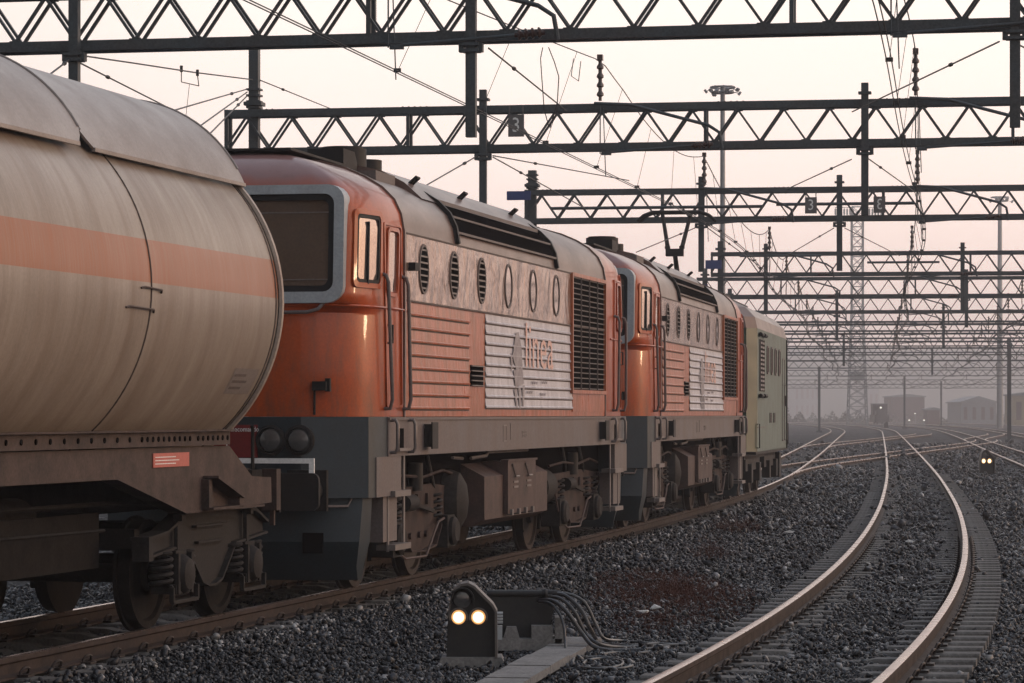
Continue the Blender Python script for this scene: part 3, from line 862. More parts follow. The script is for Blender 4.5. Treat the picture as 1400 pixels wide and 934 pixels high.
def tank_wagon():
    yb = 25.75
    p = PA.at(yb); th = math.atan(PA.slope(yb) + .006)
    root = empty('tank_wagon', p + Vector((-.12, 0, 0)), -th)
    tag(root, "cream gas tank wagon with orange waist band and grey sunshield at the left edge", "tank wagon")
    Y1 = .62; Y0 = -11.2; Rr = 1.53; ZC = 2.80
    mb = MB()
    mb.lathe([(Y0 - .45, .02), (Y0 - .4, .55), (Y0 - .25, 1.1), (Y0, Rr - .02), (Y0 + .1, Rr), (Y1 - .1, Rr), (Y1, Rr - .015), (Y1 + .25, 1.12), (Y1 + .4, .56), (Y1 + .45, .02)], (0, 0, ZC), (0, 1, 0), 96)
    mb.build('tank_barrel', K['tank'], root, 30)
    mb = MB()
    mb.lathe([(Y1 - .035, Rr), (Y1 - .03, Rr + .028), (Y1 + .0, Rr + .034), (Y1 + .03, Rr + .02), (Y1 + .035, Rr - .06)], (0, 0, ZC), (0, 1, 0), 96, caps=False)
    mb.build('end_ring', K['cream_rim'], root)
    for y in (-2.62, -5.72, -8.5, Y1 - .13):
        mb = MB(); n = 90
        mb.tube([(math.cos(2 * math.pi * k / n) * (Rr + .0), y, ZC + math.sin(2 * math.pi * k / n) * (Rr + .0)) for k in range(n)], .010, 6, closed=True)
        mb.build('weld_seam', K['seam_rib_shade'], root)
    # sunshield: two overlapping curved sheets with a rolled lower lip
    def shield(ya, yb_, r, slope):
        mb = MB(); n = 44; a0, a1 = R(23.5), R(156.5); zc = 3.34
        g = []
        for k in range(n + 1):
            a = a0 + (a1 - a0) * k / n
            e = .16 * max(0, 1 - min(k, n - k) / 3.) ** 2
            row = []
            for rr in (r, r - .02):
                for y in (ya + (e if slope[0] else 0), yb_ - (e if slope[1] else 0)):
                    row.append(mb.vert((math.cos(a) * rr, y, zc + math.sin(a) * rr)))
            g.append(row)
        for A, B in zip(g, g[1:]):
            mb.face((A[0], A[1], B[1], B[0])); mb.face((A[2], B[2], B[3], A[3])); mb.face((A[0], B[0], B[2], A[2])); mb.face((A[1], A[3], B[3], B[1]))
        for A in (g[0], g[-1]): mb.face((A[0], A[2], A[3], A[1]))
        o = mb.build('sunshield', K['shield'], root, 40)
        for a in (a0, a1):
            mb = MB()
            mb.bar((math.cos(a) * (r - .005), ya + .16 * slope[0], zc + math.sin(a) * (r - .005) - .008), (math.cos(a) * (r - .005), yb_ - .16 * slope[1], zc + math.sin(a) * (r - .005) - .008), .03, .03)
            mb.build('lip', K['shield'], o)
        k_ = 24
        for yy in (ya + .02, yb_ - .02):
            mb = MB(); mb.tube([(math.cos(R(30 + 120 * j / k_)) * (r + .004), yy, zc + math.sin(R(30 + 120 * j / k_)) * (r + .004)) for j in range(k_ + 1)], .012, 6)
            mb.build('edge_bead', K['shield'], o)
    shield(-3.12, Y1 + .02, 1.297, (1, 0))
    shield(-6.6, -3.17, 1.325, (0, 1))
    shield(-10.9, -6.75, 1.297, (1, 1))
    # brackets hidden under the shield
    for y in (-9, -6.7, -4.5, -2.9, -.9, .3):
        for a in (R(49), R(131)):
            mb = MB(); mb.bar((math.cos(a) * 1.52, y, ZC + math.sin(a) * 1.50), (math.cos(a) * 1.57, y, ZC + math.sin(a) * 1.57), .06, .06)
            mb.build('shield_bracket', K['seam_rib_shade'], root)
    # small handles / marks on the flank
    for (ya, yb_, z) in ((-2.85, -2.4, 2.79), (-3.15, -2.55, 2.63)):
        mb = MB(); x = lambda z: math.sqrt(Rr ** 2 - (z - ZC) ** 2)
        mb.tube([(x(z) + .003, ya, z - .01), (x(z) + .02, ya + .04, z), (x(z) + .02, yb_ - .04, z - .01), (x(z) + .003, yb_, z - .03)], .009, 6)
        mb.build('grab_hook', K['seam_rib_shade'], root)
    flank = lambda u, v, off: (math.sqrt(max(0, Rr ** 2 - (v - ZC) ** 2)) + off, u, v)
    dp = curved((-.25, .40, 1.98, 2.20), flank, .003).build('data_panel', K['shield'], root, 60)
    for k in range(3): curved((-.20, .1 + .08 * (k % 2), 2.02 + .055 * k, 2.042 + .055 * k), flank, .005).build('lettering', K['frame'], dp, 60)
    # saddle strip with its row of bolt holes
    zs0, zs1 = 1.54, 1.66
    mb = MB()
    for sx in (-1, 1):
        mb.bar((sx * 1.24, -10.8, 1.60), (sx * 1.24, .02, 1.60), .05, .12); mb.bar((sx * 1.24, -10.8, 1.665), (sx * 1.24, .02, 1.665), .16, .014)
    mb.build('saddle_strip', K['wagon'], root)
    mb = MB()
    y = -10.5
    while y < -.05:
        mb.cyl((1.262, y, 1.60), (1.272, y, 1.60), .022, 8)
        y += .27 if y < -2.4 else (.125 if not (-1.05 < y < -.9) else .2)
    mb.build('bolt_row', K['void'], root)
    # solebar
    for sx in (-1, 1):
        fn = lambda u, v, d: (sx * (1.21 + d), u, v)
        mb = MB()
        poly = [(-10.6, 1.53), (.10, 1.53), (.72, 1.25), (1.26, 1.23), (1.28, 1.0), (.3, .98), (-1.0, .98), (-2.6, 1.30), (-10.6, 1.30)]
        mb.prism(poly, fn, -.02, .02)
        low = [(-10.6, 1.30), (-2.6, 1.30), (-1.0, .98), (1.05, .98)]
        for a, c in zip(low, low[1:]): mb.bar(fn(*a, -.05), fn(*c, -.05), .16, .018)
        mb.bb(sx * 1.2, sx * 1.30, -.62, -.54, 1.0, 1.25); mb.bb(sx * 1.2, sx * 1.34, -.62, .16, .99, 1.01)
        mb.bar(fn(-.58, 1.27, .09), fn(.12, 1.08, .09), .14, .02)
        mb.bb(sx * 1.2, sx * 1.34, .06, .16, .99, 1.10)
        mb.build('solebar', K['wagon'], root, 20)
    mb = MB(); mb.bb(-1.15, 1.15, .95, 1.25, .98, 1.30); mb.bb(-.35, .35, -10.6, .95, .95, 1.28); mb.build('underframe', K['wagon_dark'], root, 0)
    mb = MB(); mb.bb(1.232, 1.24, -1.80, -.95, 1.37, 1.485); o = mb.build('label_plate', K['label'], root, 0)
    mb = MB()
    for k in range(3): mb.bb(1.2405, 1.2425, -1.76, -1.28 + .08 * (k % 2), 1.395 + .027 * k, 1.402 + .027 * k)
    mb.build('lettering', K['white'], o, 0)
    for sx in (-1, 1):
        mb = MB(); x = sx * .875
        mb.bb(x - .2, x + .2, 1.25, 1.30, .88, 1.25)
        mb.lathe([(0, .15), (.36, .15), (.36, .11), (.5, .11), (.5, .15), (.53, .17), (.54, .1)], (x, 1.28, 1.06), (0, 1, 0), 24)
        mb.bb(x - .26, x + .26, 1.80, 1.83, .89, 1.25); mb.build('buffer', K['black'], root)
        mb = MB(); mb.bb(x + sx * .18, x + sx * .33, 1.5, 1.62, .92, 1.30); mb.bar((x + sx * .27, 1.56, .92), (x + sx * .27, 1.56, .78), .04, .04)
        mb.build('corner_bracket', K['wagon'], root)
    mb = MB(); mb.tube([(1.0, 1.42, 1.30), (1.0, 1.42, 1.66), (1.0, 1.40, 1.70)], .018, 8); mb.bb(.72, 1.06, 1.3, 1.75, 1.27, 1.29); mb.build('lamp_iron', K['bogie'], root)
    freight_bogie(root, 0.0); freight_bogie(root, -9.6)
    # added box and plate block light gaps under the frame; brake gear, pipes
    mb = MB(); mb.bb(-.75, .75, -8.0, -1.75, .55, 1.0); mb.build('added_dark_box', K['wagon_dark'], root, 0)
    mb = MB(); mb.bb(-1.15, 1.15, -10.5, .9, 1.30, 1.32); mb.build('added_block_plate', K['wagon_dark'], root, 0)
    mb = MB(); mb.cyl((.5, -4.2, .95), (.5, -2.9, .95), .2, 18); mb.tube([(.9, -9, 1.1), (.9, -2, 1.08), (.9, .2, 1.0)], .02, 6); mb.tube([(1.05, -6, .9), (1.05, -2.4, .88)], .015, 6)
    mb.build('brake_gear', K['wagon_dark'], root)


tank_wagon()

# ================================================================== orange diesel locomotive
HW = 1.42
NOSE_UP = [(0, 0), (.6, .01), (1.0, .03), (1.19, .05), (1.25, .10), (1.295, .22), (1.345, .45), (1.40, .80), (1.42, 1.1)]
NOSE_LO = [(0, 0), (.5, .02), (.85, .07), (1.05, .16), (1.20, .30), (1.31, .50), (1.38, .73), (1.41, .94), (1.42, 1.1)]
EZ = [(1.78, 7.58), (2.3, 7.60), (2.78, 7.58), (2.88, 7.55), (3.0, 7.53), (3.67, 7.47), (3.85, 7.45), (4.0, 7.42), (4.13, 7.34), (4.24, 7.22), (4.33, 7.08), (4.40, 6.92), (4.44, 6.75), (4.45, 6.6)]
WZ = [(1.78, 1.42), (3.67, 1.42), (3.85, 1.39), (4.0, 1.32), (4.13, 1.19), (4.24, 1.01), (4.33, .80), (4.40, .55), (4.44, .28), (4.45, .005)]
itp = lambda t, x: float(np.interp(x, [k[0] for k in t], [k[1] for k in t]))
CABN, CABF = -5.95, 5.38     # cab / engine room boundaries


def nose_poly(z):
    f = min(1, max(0, (z - 2.80) / .10))
    k = itp(WZ, z) / HW
    return [((a[0] * (1 - f) + b[0] * f) * k, a[1] * (1 - f) + b[1] * f) for a, b in zip(NOSE_LO, NOSE_UP)], itp(EZ, z)


def nose_map(end):
    """a: distance round the outline from the middle of the nose (right side +); returns point, end = -1 near, +1 far"""
    def fn(a, z, off=0.):
        poly, E = nose_poly(z)
        pts = [Vector((l, d)) for l, d in poly] + [Vector((poly[-1][0], 3.0))]
        s_ = abs(a); acc = 0
        for p, q in zip(pts, pts[1:]):
            L_ = (q - p).length
            if acc + L_ >= s_ or q is pts[-1]:
                t = (s_ - acc) / L_; v = p + (q - p) * t; d = (q - p).normalized(); break
            acc += L_
        nrm = Vector((d.y, -d.x))       # outward: right / to the nose
        v = v + nrm * off
        sg = 1 if a >= 0 else -1
        return Vector((sg * v.x, end * (E - v.y), z))
    return fn


def side(u, v, d=0.): return Vector((HW + d, u, v))


def loco_proto():
    root = empty('diesel_locomotive', (0, 0, 0))
    zl = [1.78, 2.05, 2.3, 2.55, 2.78, 2.80, 2.84, 2.88, 2.90, 3.0, 3.3, 3.67, 3.76, 3.85, 3.93, 4.0, 4.07, 4.13, 4.19, 4.24, 4.29, 4.33, 4.37, 4.40, 4.425, 4.44, 4.45]
    sidey = [CABN] + list(np.linspace(CABN, CABF, 12)[1:-1]) + [CABF]
    loops = []
    for z in zl:
        poly, E = nose_poly(z)
        right = [(l, -(E - d)) for l, d in poly] + [(itp(WZ, z), y) for y in sidey] + [(l, (E - d)) for l, d in poly[::-1]]
        left = [(-l, y) for l, y in right[1:-1]][::-1]
        loops.append([(l, y, z) for l, y in right + left])
    groups = {'near': MB(), 'far': MB(), 'body': MB(), 'roof': MB()}
    maps = {k: {} for k in groups}
    n = len(loops[0])
    for i in range(len(zl) - 1):
        for j in range(n):
            q = [(i, j), (i, (j + 1) % n), (i + 1, (j + 1) % n), (i + 1, j)]
            ym = sum(loops[a][b][1] for a, b in q) / 4
            g = 'near' if ym < CABN else 'far' if ym > CABF else ('body' if zl[i] < 3.66 else 'roof')
            mb = groups[g]; idx = []
            for key in q:
                if key not in maps[g]: maps[g][key] = mb.vert(loops[key[0]][key[1]])
                idx.append(maps[g][key])
            mb.face(idx)
    cabs = {}
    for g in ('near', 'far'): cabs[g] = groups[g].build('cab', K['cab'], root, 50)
    groups['body'].build('engine_room', K['orange_dull'], root, 50)
    roof = groups['roof'].build('engine_room_roof', K['hood_roof'], root, 60)
    # arched joint bands
    def arch(y, w, h, name, m, z0=3.67, par=None):
        mb = MB(); pr = [(-itp(WZ, z), z) for z in zl if z >= z0] + [(itp(WZ, z), z) for z in zl[::-1] if z >= z0][1:]
        ring = []
        for l, z in pr:
            nrm = Vector((l * .9, (z - 3.0))).normalized()
            ring.append([mb.vert((l + nrm.x * h * k1, y + w * k2 / 2, z + nrm.y * h * k1)) for k1, k2 in ((-.3, -1), (1, -1), (1, 1), (-.3, 1))])
        for A, B in zip(ring, ring[1:]):
            for k in range(4): mb.face((A[k], A[(k + 1) % 4], B[(k + 1) % 4], B[k]))
        mb.face(ring[0]); mb.face(ring[-1][::-1])
        mb.build(name, m, par or root)
    for y in (CABN, CABF):
        arch(y, .05, .022, 'joint_band', K['hood_roof'], 1.78)
    for y in (-3.62, 1.9): arch(y, .07, .05, 'roof_arch', K['black'], 3.67, roof)
    # upper panel with the portholes
    mb = MB(); mb.bb(HW + .002, HW + .014, CABN + .06, 2.83, 2.985, 3.655); mb.build('porthole_panel', K['upper'], root, 0)
    mb = MB(); mb.bb(HW + .003, HW + .02, CABN + .04, CABF - .04, 2.965, 2.983); mb.bb(HW + .003, HW + .02, CABN + .04, CABF - .04, 3.657, 3.675); mb.build('trim_strip', K['seam_rib_shade'], root, 0)
    for k, s_ in enumerate((-.79, .584, 1.94, 3.37, 4.8, 6.24)):
        y = s_ - 4.375
        mb = MB(); mb.ring(ellipse(y, 3.33, .205, .265), ellipse(y, 3.33, .178, .238), side, .012, .026)
        o = mb.build('porthole', K['frame'], root, 40)
        mb = MB(); mb.plate(ellipse(y, 3.33, .178, .238), side, .0142, .0165); mb.build('glass' if k > 2 else 'recess', K['glass'] if k > 2 else K['void'], o)
        if k < 3:
            mb = MB()
            for j in range(7):
                z = 3.33 - .2 + .4 * j / 6; hwid = .17 * math.sqrt(max(0, 1 - ((z - 3.33) / .24) ** 2))
                mb.bar(side(y - hwid, z, .022), side(y + hwid, z, .022), .005, .018)
            mb.build('louvre', K['step'], o, 0)
    mb = MB(); mb.bar(side(-5.80, 3.33, .05), side(-5.62, 3.33, .05), .07, .08); mb.bar(side(-5.75, 3.33, 0), side(-5.75, 3.33, .05), .04, .04); mb.build('bracket_lamp', K['black'], root)
    # ribbed lower panels
    def ribs(y0, y1, z0, z1, nrib, m, name, tilt=.03):
        mb = MB(); h = (z1 - z0) / nrib
        for k in range(nrib):
            a = z0 + h * k; b = a + h
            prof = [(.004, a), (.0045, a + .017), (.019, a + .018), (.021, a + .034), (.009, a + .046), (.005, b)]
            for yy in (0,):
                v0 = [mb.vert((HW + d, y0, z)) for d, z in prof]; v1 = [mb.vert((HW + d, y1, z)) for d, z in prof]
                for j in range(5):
                    mb.mi = 1 if j < 1 else 0  # dark strip under each rib: its shadow line put into the colour
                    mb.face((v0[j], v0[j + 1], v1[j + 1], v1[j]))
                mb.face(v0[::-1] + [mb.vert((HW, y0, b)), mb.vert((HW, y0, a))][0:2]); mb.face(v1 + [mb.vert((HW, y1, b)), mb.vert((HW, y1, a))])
        return mb.build(name, [m, K['seam_rib_shade']], root, 25)
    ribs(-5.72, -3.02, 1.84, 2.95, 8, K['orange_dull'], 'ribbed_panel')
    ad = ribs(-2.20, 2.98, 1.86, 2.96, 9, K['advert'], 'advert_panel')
    mb = MB(); mb.bb(HW + .001, HW + .012, 2.98, 5.30, 1.84, 2.10); mb.build('orange_panel', K['orange_dull'], root, 0)
    # printing on the advert panel
    t = text_mesh("linea", .80, .001); mb = MB()
    mb.merge_mesh(t, Matrix.Translation((HW + .0205, .78, 2.62)) @ Matrix(((0, 0, 1, 0), (1.2, 0, 0, 0), (0, 1, 0, 0), (0, 0, 0, 1))))
    mb.build('lettering', K['ad_orange'], ad, 0)
    t = text_mesh("www", .16, .001); mb = MB()
    for dy, dz in ((.5, 2.2), (1.1, 2.21), (.2, 2.08), (1.0, 2.06)):
        mb.merge_mesh(t, Matrix.Translation((HW + .0205, dy, dz)) @ Matrix(((0, 0, 1, 0), (1, 0, 0, 0), (0, .5, 0, 0), (0, 0, 0, 1))))
    mb.build('small_print', K['ad_dark'], ad, 0)
    mb = MB(); fp = lambda u, v, d: side(u, v, .0195 + d)
    for poly in ([(-.78, 2.5), (-.62, 2.78), (-.45, 2.80), (-.28, 2.62), (-.22, 2.38), (-.6, 2.34)], [(-.74, 2.33), (-.24, 2.37), (-.14, 2.18), (-.62, 2.12)], [(-.70, 2.10), (-.56, 2.11), (-.50, 1.88), (-.58, 1.88)],
                 [(-.46, 2.12), (-.33, 2.13), (-.33, 1.87), (-.40, 1.87)], [(-.22, 2.15), (-.1, 2.16), (-.14, 1.9), (-.22, 1.9)], [(-.9, 2.5), (-.82, 2.56), (-.78, 2.38), (-.86, 2.3)]):
        mb.prism(poly, fp, 0, .001)
    mb.build('faded_picture', K['ad_dark'], ad, 0)
    # small louvre
    mb = MB(); mb.bb(HW + .001, HW + .006, -2.96, -2.30, 2.12, 2.36); o = mb.build('small_grille', K['void'], root, 0)
    mb = MB()
    for k in range(5): mb.bar(side(-2.96, 2.13 + .055 * k, .02), side(-2.30, 2.13 + .055 * k, .02), .02, .012)
    mb.build('slat', K['step'], o, 0)
    # big radiator grille
    mb = MB(); mb.bb(HW + .001, HW + .008, 2.88, 5.25, 2.12, 3.64); o = mb.build('radiator_grille', K['void'], root, 0)
    mb = MB()
    for k in range(22): 
        z = 2.15 + 1.47 * k / 21
        mb.bar(side(2.88, z, .018), side(5.25, z, .018), .008, .014)
    for y in (3.47, 4.06, 4.65): mb.bar(side(y, 2.12, .034), side(y, 3.64, .034), .014, .014, (1, 0, 0))
    mb.build('slats', K['frame'], o, 0)
    mb = MB(); mb.ring(rrect(4.065, 2.88, 2.46, 1.60, .02, 2), rrect(4.065, 2.88, 2.36, 1.50, .02, 2), side, .0, .045); mb.build('grille_frame', K['orange_dull'], o, 30)
    # roof louvre and hatch
    def roofpt(z, off=0.):
        l = itp(WZ, z); nrm = Vector((l * .9, z - 3.0)).normalized(); return Vector((l + nrm.x * off, z + nrm.y * off))
    mb = MB(); zz = [3.80, 3.86, 3.92, 3.98, 4.04, 4.10, 4.15]
    rows = [[mb.vert((roofpt(z, .012).x, y, roofpt(z, .012).y)) for y in (-3.58, 1.86)] for z in zz]
    for A, B in zip(rows, rows[1:]): mb.face((A[0], A[1], B[1], B[0]))
    lo = mb.build('roof_louvre', K['void'], roof)
    mb = MB()
    for z, w, h in ((3.80, .05, .025), (3.98, .035, .022), (4.15, .05, .04)):
        p0 = roofpt(z, .02); mb.bar((p0.x, -3.58, p0.y), (p0.x, 1.86, p0.y), w, h)
    mb.build('louvre_blade', K['frame'], lo)
    mb = MB()
    for y0, y1, m_ in ((-4.3, 2.3, 1),):
        pr = [(-1.2, 4.14), (-1.0, 4.32), (-.75, 4.45), (-.4, 4.53), (0, 4.56), (.4, 4.53), (.75, 4.45), (1.0, 4.32), (1.2, 4.14)]
        mb.prism(pr, lambda u, v, d: (u, d, v), y0, y1)
    h = mb.build('roof_hatch', K['hood_roof'], roof, 30)
    mb = MB()
    for y in (-3.9, -1.6, 1.2): mb.tube([(.97, y - .06, 4.33), (1.05, y - .06, 4.40), (1.05, y + .06, 4.40), (.97, y + .06, 4.33)], .02, 6)
    mb.build('lifting_lug', K['black'], h)
    mb = MB(); mb.bb(-.5, .5, -6.9, -4.9, 4.45, 4.475)
    mb.build('roof_walkway', K['black'], roof, 0)
    mb = MB(); mb.prism([(-4.95, 4.44), (-4.4, 4.44), (-4.4, 4.53), (-4.5, 4.64), (-4.95, 4.64)], lambda u, v, d: (d, u, v), .1, .5); mb.build('horn_box', K['black'], roof, 0)
    mb = MB(); mb.cyl((.15, -3.75, 4.40), (.15, -3.75, 4.74), .27, 24); mb.cyl((.15, -3.75, 4.74), (.15, -3.75, 4.76), .23, 24); mb.build('exhaust_stack', K['black'], roof)
    mb = MB(); mb.cyl((.2, -3.0, 4.45), (.2, -3.0, 4.68), .2, 20); mb.build('exhaust_stack', K['black'], roof)
    mb = MB(); mb.bb(.62, .95, -5.3, -4.5, 4.22, 4.37); mb.build('roof_box', K['frame'], roof, 0)
    mb = MB(); mb.bb(-.4, .4, 2.6, 3.6, 4.44, 4.56); mb.bb(-.3, .3, 4.0, 5.6, 4.44, 4.50); mb.build('roof_fan_box', K['black'], roof, 0)
    # roof edge walkway on the cabs
    # cabs: spectacle windscreens, side window, door
    for end, g in ((-1, 'near'), (1, 'far')):
        cab = cabs[g]; nm = nose_map(end)
        for sx in (-1, 1):
            fn = lambda u, v, d: Vector((sx * (u - .075), end * (7.50 - .055 * (v - 2.9) - .06 * max(0, u - .55) + d), v))
            o_ = rrect(.67, 3.47, 1.25, 1.16, .16); i_ = rrect(.67, 3.48, 1.05, .96, .10); g_ = rrect(.67, 3.48, .93, .84, .07)
            mb = MB(); mb.ring(o_, i_, fn, -.12, .10); f = mb.build('windscreen_frame', K['winframe'], cab, 40)
            mb = MB(); mb.ring(rrect(.67, 3.48, 1.055, .965, .10), g_, fn, .0, .075); mb.build('rubber_seal', K['rubber'], f, 40)
            mb = MB(); mb.plate(rrect(.67, 3.48, .95, .86, .07), fn, .02, .05); mb.build('windscreen', K['glass_br'], f, 40)
            mb = MB(); mb.bar(fn(.2, 3.78, .055), fn(1.13, 3.78, .055), .008, .012); mb.bar(fn(.2, 3.12, .055), fn(1.13, 3.12, .055), .008, .012); mb.build('heating_wire', K['step'], f, 0)
            mb = MB(); mb.bar(fn(.30, 4.0, .085), fn(.58, 3.26, .06), .014, .012); mb.bar(fn(.56, 3.55, .058), fn(.60, 3.05, .058), .022, .01); mb.build('wiper', K['rubber'], f, 0)
            mb = MB(); mb.tube([fn(.02, 2.80, .10), fn(.95, 2.80, .12), fn(1.05, 2.83, .10), fn(1.1, 2.90, .06)], .018, 8); mb.build('grab_rail', K['frame'], cab)
        # roof brow over the windscreens
        # side windows along the tapering flank (right side)
        def wmap(u, v, d): return nm(u, v, d)
        a0, a1 = 1.36, 1.86
        wo = rrect((a0 + a1) / 2, 3.44, a1 - a0 + .12, .78, .07); wi = rrect((a0 + a1) / 2, 3.44, a1 - a0 + .02, .68, .05)
        mb = MB(); mb.ring(wo, wi, wmap, .0, .03); w = mb.build('side_window', K['cab'], cab, 40)
        curved((a0, a1, 3.11, 3.77), wmap, .006).build('pane', K['glass'], w, 60)
        mb = MB(); mb.ring(wi, rrect((a0 + a1) / 2, 3.44, a1 - a0 - .05, .61, .04), wmap, .006, .022); mb.bar(wmap((a0 + a1) / 2 - .02, 3.09, .018), wmap((a0 + a1) / 2 - .02, 3.71, .018), .03, .02, (1, 0, 0)); mb.build('sash', K['rubber'], w, 40)
        d0, d1 = 1.96, 2.56
        mb = MB(); mb.ring(rrect((d0 + d1) / 2, 2.80, d1 - d0, 1.86, .03, 3), rrect((d0 + d1) / 2, 2.80, d1 - d0 - .05, 1.81, .03, 3), wmap, .0, .02)
        dr = mb.build('cab_door', K['cab'], cab, 40)
        mb = MB(); wi = rrect((d0 + d1) / 2, 3.34, .34, .62, .06); curved(((d0 + d1) / 2 - .165, (d0 + d1) / 2 + .165, 3.04, 3.64), wmap, .005).build('door_pane', K['glass'], dr, 60)
        mb = MB(); mb.ring(rrect((d0 + d1) / 2, 3.34, .42, .70, .09), wi, wmap, .0, .028); mb.build('door_window_frame', K['cab'], dr, 40)
        for a in (d0 - .02, d1 + .06):
            mb = MB(); mb.tube([wmap(a, 1.86, .0), wmap(a, 1.86, .06), wmap(a, 1.95, .085), wmap(a, 3.12, .085), wmap(a, 3.19, .06), wmap(a, 3.21, .0)], .02, 8); mb.build('door_handrail', K['frame'], cab)
        mb = MB(); mb.tube([wmap(d0 + .08, 2.70, .0), wmap(d0 + .08, 2.70, .05), wmap(d0 + .08, 2.52, .05), wmap(d0 + .08, 2.52, 0)], .012, 6); mb.build('handle', K['black'], dr)
        # waist lip under the window band
        mb = MB(); n_ = 36
        pts = [nm(-2.9 + 5.8 * k / n_, 2.87, .008) for k in range(n_ + 1)]
        mb.tube(pts, .014, 6); mb.build('waist_lip', K['cab'], cab)
        # lamp iron on the nose
        mb = MB(); mb.tube([nm(.92, 1.80, .02), nm(.92, 2.06, .05)], .012, 6); mb.box(nm(.97, 2.08, .07), (.14, .08, .09)); mb.box(nm(1.05, 2.09, .07), (.05, .05, .13)); mb.build('lamp_iron', K['black'], cab)
    # main frame
    zf1, zf0 = 1.775, 1.38
    mb = MB(); mb.bb(-HW - .01, HW + .015, -6.62, 6.62, zf0, zf1); mb.bb(HW + .015, HW + .03, -6.62, 6.62, zf1 - .03, zf1 - .005)
    fr = mb.build('frame_beam', K['frame'], root, 0)
    for y in (-5.05, 5.0):
        mb = MB(); mb.bb(HW + .016, HW + .10, y - .10, y + .10, 1.46, 1.70); mb.bb(HW + .10, HW + .115, y - .13, y + .13, 1.44, 1.72); mb.build('jack_socket', K['black'], fr, 0)
    mb = MB(); mb.bb(HW + .016, HW + .02, -.9, -.7, 1.5, 1.7); mb.build('stencil', K['frame'], fr, 0)
    t = text_mesh("98 83", .13, .001); mb = MB(); mb.merge_mesh(t, Matrix.Translation((HW + .0165, -.1, 1.56)) @ Matrix(((0, 0, 1, 0), (1, 0, 0, 0), (0, 1, 0, 0), (0, 0, 0, 1)))); mb.build('lettering', K['step'], fr, 0)
    mb = MB(); o_ = rrect(-1.2, 1.58, .2, .2, .01, 1); mb.ring(o_, rrect(-1.2, 1.58, .17, .17, .01, 1), side, .016, .019); mb.build('marking', K['step'], fr, 0)
    mb = MB(); mb.bb(-1.1, 1.1, -6.6, 6.6, .95, zf0); mb.bb(-.5, .5, -6.5, 6.5, .6, .95); mb.build('underfloor', K['void'], root, 0)
    # nose skirts
    for end in (-1, 1):
        mb = MB()
        outl = [(-HW, 6.60), (-HW, 7.08), (-1.385, 7.20), (-.80, 7.56), (.80, 7.56), (1.385, 7.20), (HW, 7.08), (HW, 6.60)]
        mb.prism([(x, end * y) for x, y in outl], lambda u, v, d: (u, v, d), .98, 1.778)
        sk = mb.build('nose_skirt', K['skirt'], root, 20)
        mb = MB(); mb.bb(HW - .05, HW + .012, end * 6.10, end * 7.07, .98, 1.378); mb.build('skirt_side', K['frame'], sk, 0)
        mb = MB()
        fn = lambda u, v, d: (u, v, d)
        rings = []
        for z, e, w in ((.978, 7.36, 1.30), (.55, 7.42, 1.28), (.30, 7.30, 1.22), (.16, 7.18, 1.2)):
            rings.append([mb.vert((x * w, end * y, z)) for x, y in ((-1.04, 6.95), (-1.02, e - .16), (-.62, e), (.62, e), (1.02, e - .16), (1.04, 6.95))])
        for A, B in zip(rings, rings[1:]):
            for j in range(5): mb.face((A[j], A[j + 1], B[j + 1], B[j]))
            mb.face((A[5], A[0], B[0], B[5]))
        mb.face(rings[0]); mb.face(rings[-1][::-1])
        mb.build('snow_plough', K['skirt'], root, 20)
        mb = MB(); mb.bb(HW - .22, HW - .02, end * 6.15, end * 6.70, .52, .975); mb.build('step_box', K['frame'], sk, 0)
        mb = MB(); mb.bb(.78, .98, end * 7.40, end * 7.44, .44, .64); mb.build('plough_pocket', K['void'], sk, 0)
        mb = MB(); mb.tube([(.95, end * 7.40, .975), (.95, end * 7.46, .90), (1.20, end * 7.30, .90), (1.22, end * 7.24, .975)], .014, 6); mb.build('foot_step', K['frame'], sk)
        for sx in (-1, 1):
            for l in (.50, .79):
                mb = MB(); mb.lathe([(0, .15), (.05, .15), (.06, .125), (.03, .12), (.045, .06), (.05, .01)], (sx * l, end * 7.56, 1.55), (0, end, 0), 28); h = mb.build('headlight', K['black'], sk)
                mb = MB(); mb.lathe([(.035, .118), (.06, .1), (.075, .05), (.078, .005)], (sx * l, end * 7.56, 1.55), (0, end, 0), 24); mb.build('lens', K['lens'], h)
            mb = MB(); mb.bb(sx * .875 - .2, sx * .875 + .2, end * 7.56, end * 7.62, .86, 1.26)
            mb.lathe([(0, .16), (.3, .16), (.3, .12), (.46, .12), (.46, .14), (.48, .14)], (sx * .875, end * 7.6, 1.06), (0, end, 0), 24); mb.prism(rrect(sx * .875, 1.06, .54, .36, .07), lambda u, v, d: (u, d, v), end * 8.09, end * 8.14); mb.build('buffer', K['black'], root)
            mb = MB(); e = end * 7.70
            mb.bar((sx * .02, e, 1.35), (sx * .93, e, 1.35), .03, .05); mb.bar((sx * .95, e, 1.375), (sx * .95, e, .95), .03, .05, (1, 0, 0)); mb.bar((sx * .97, e, .965), (sx * .82, e, .965), .03, .05)
            mb.bar((sx * .3, end * 7.56, 1.35), (sx * .3, e, 1.35), .03, .03); mb.bar((sx * .9, end * 7.5, 1.35), (sx * .9, e, 1.35), .03, .03)
            mb.build('front_handrail', K['white'], root, 0)
        mb = MB(); mb.bb(-.36, .36, end * 7.565, end * 7.585, 1.38, 1.70); rp = mb.build('remote_control_panel', K['red'], root, 0)
        t = text_mesh("Telecomando", .060, .001); mb = MB()
        mb.merge_mesh(t, Matrix.Translation((-end * .215, end * 7.588, 1.655)) @ Matrix(((-end, 0, 0, 0), (0, 0, end, 0), (0, 1.15, 0, 0), (0, 0, 0, 1)))); mb.build('lettering', K['white'], rp, 0)
        t = text_mesh("1", .12, .001); mb = MB()
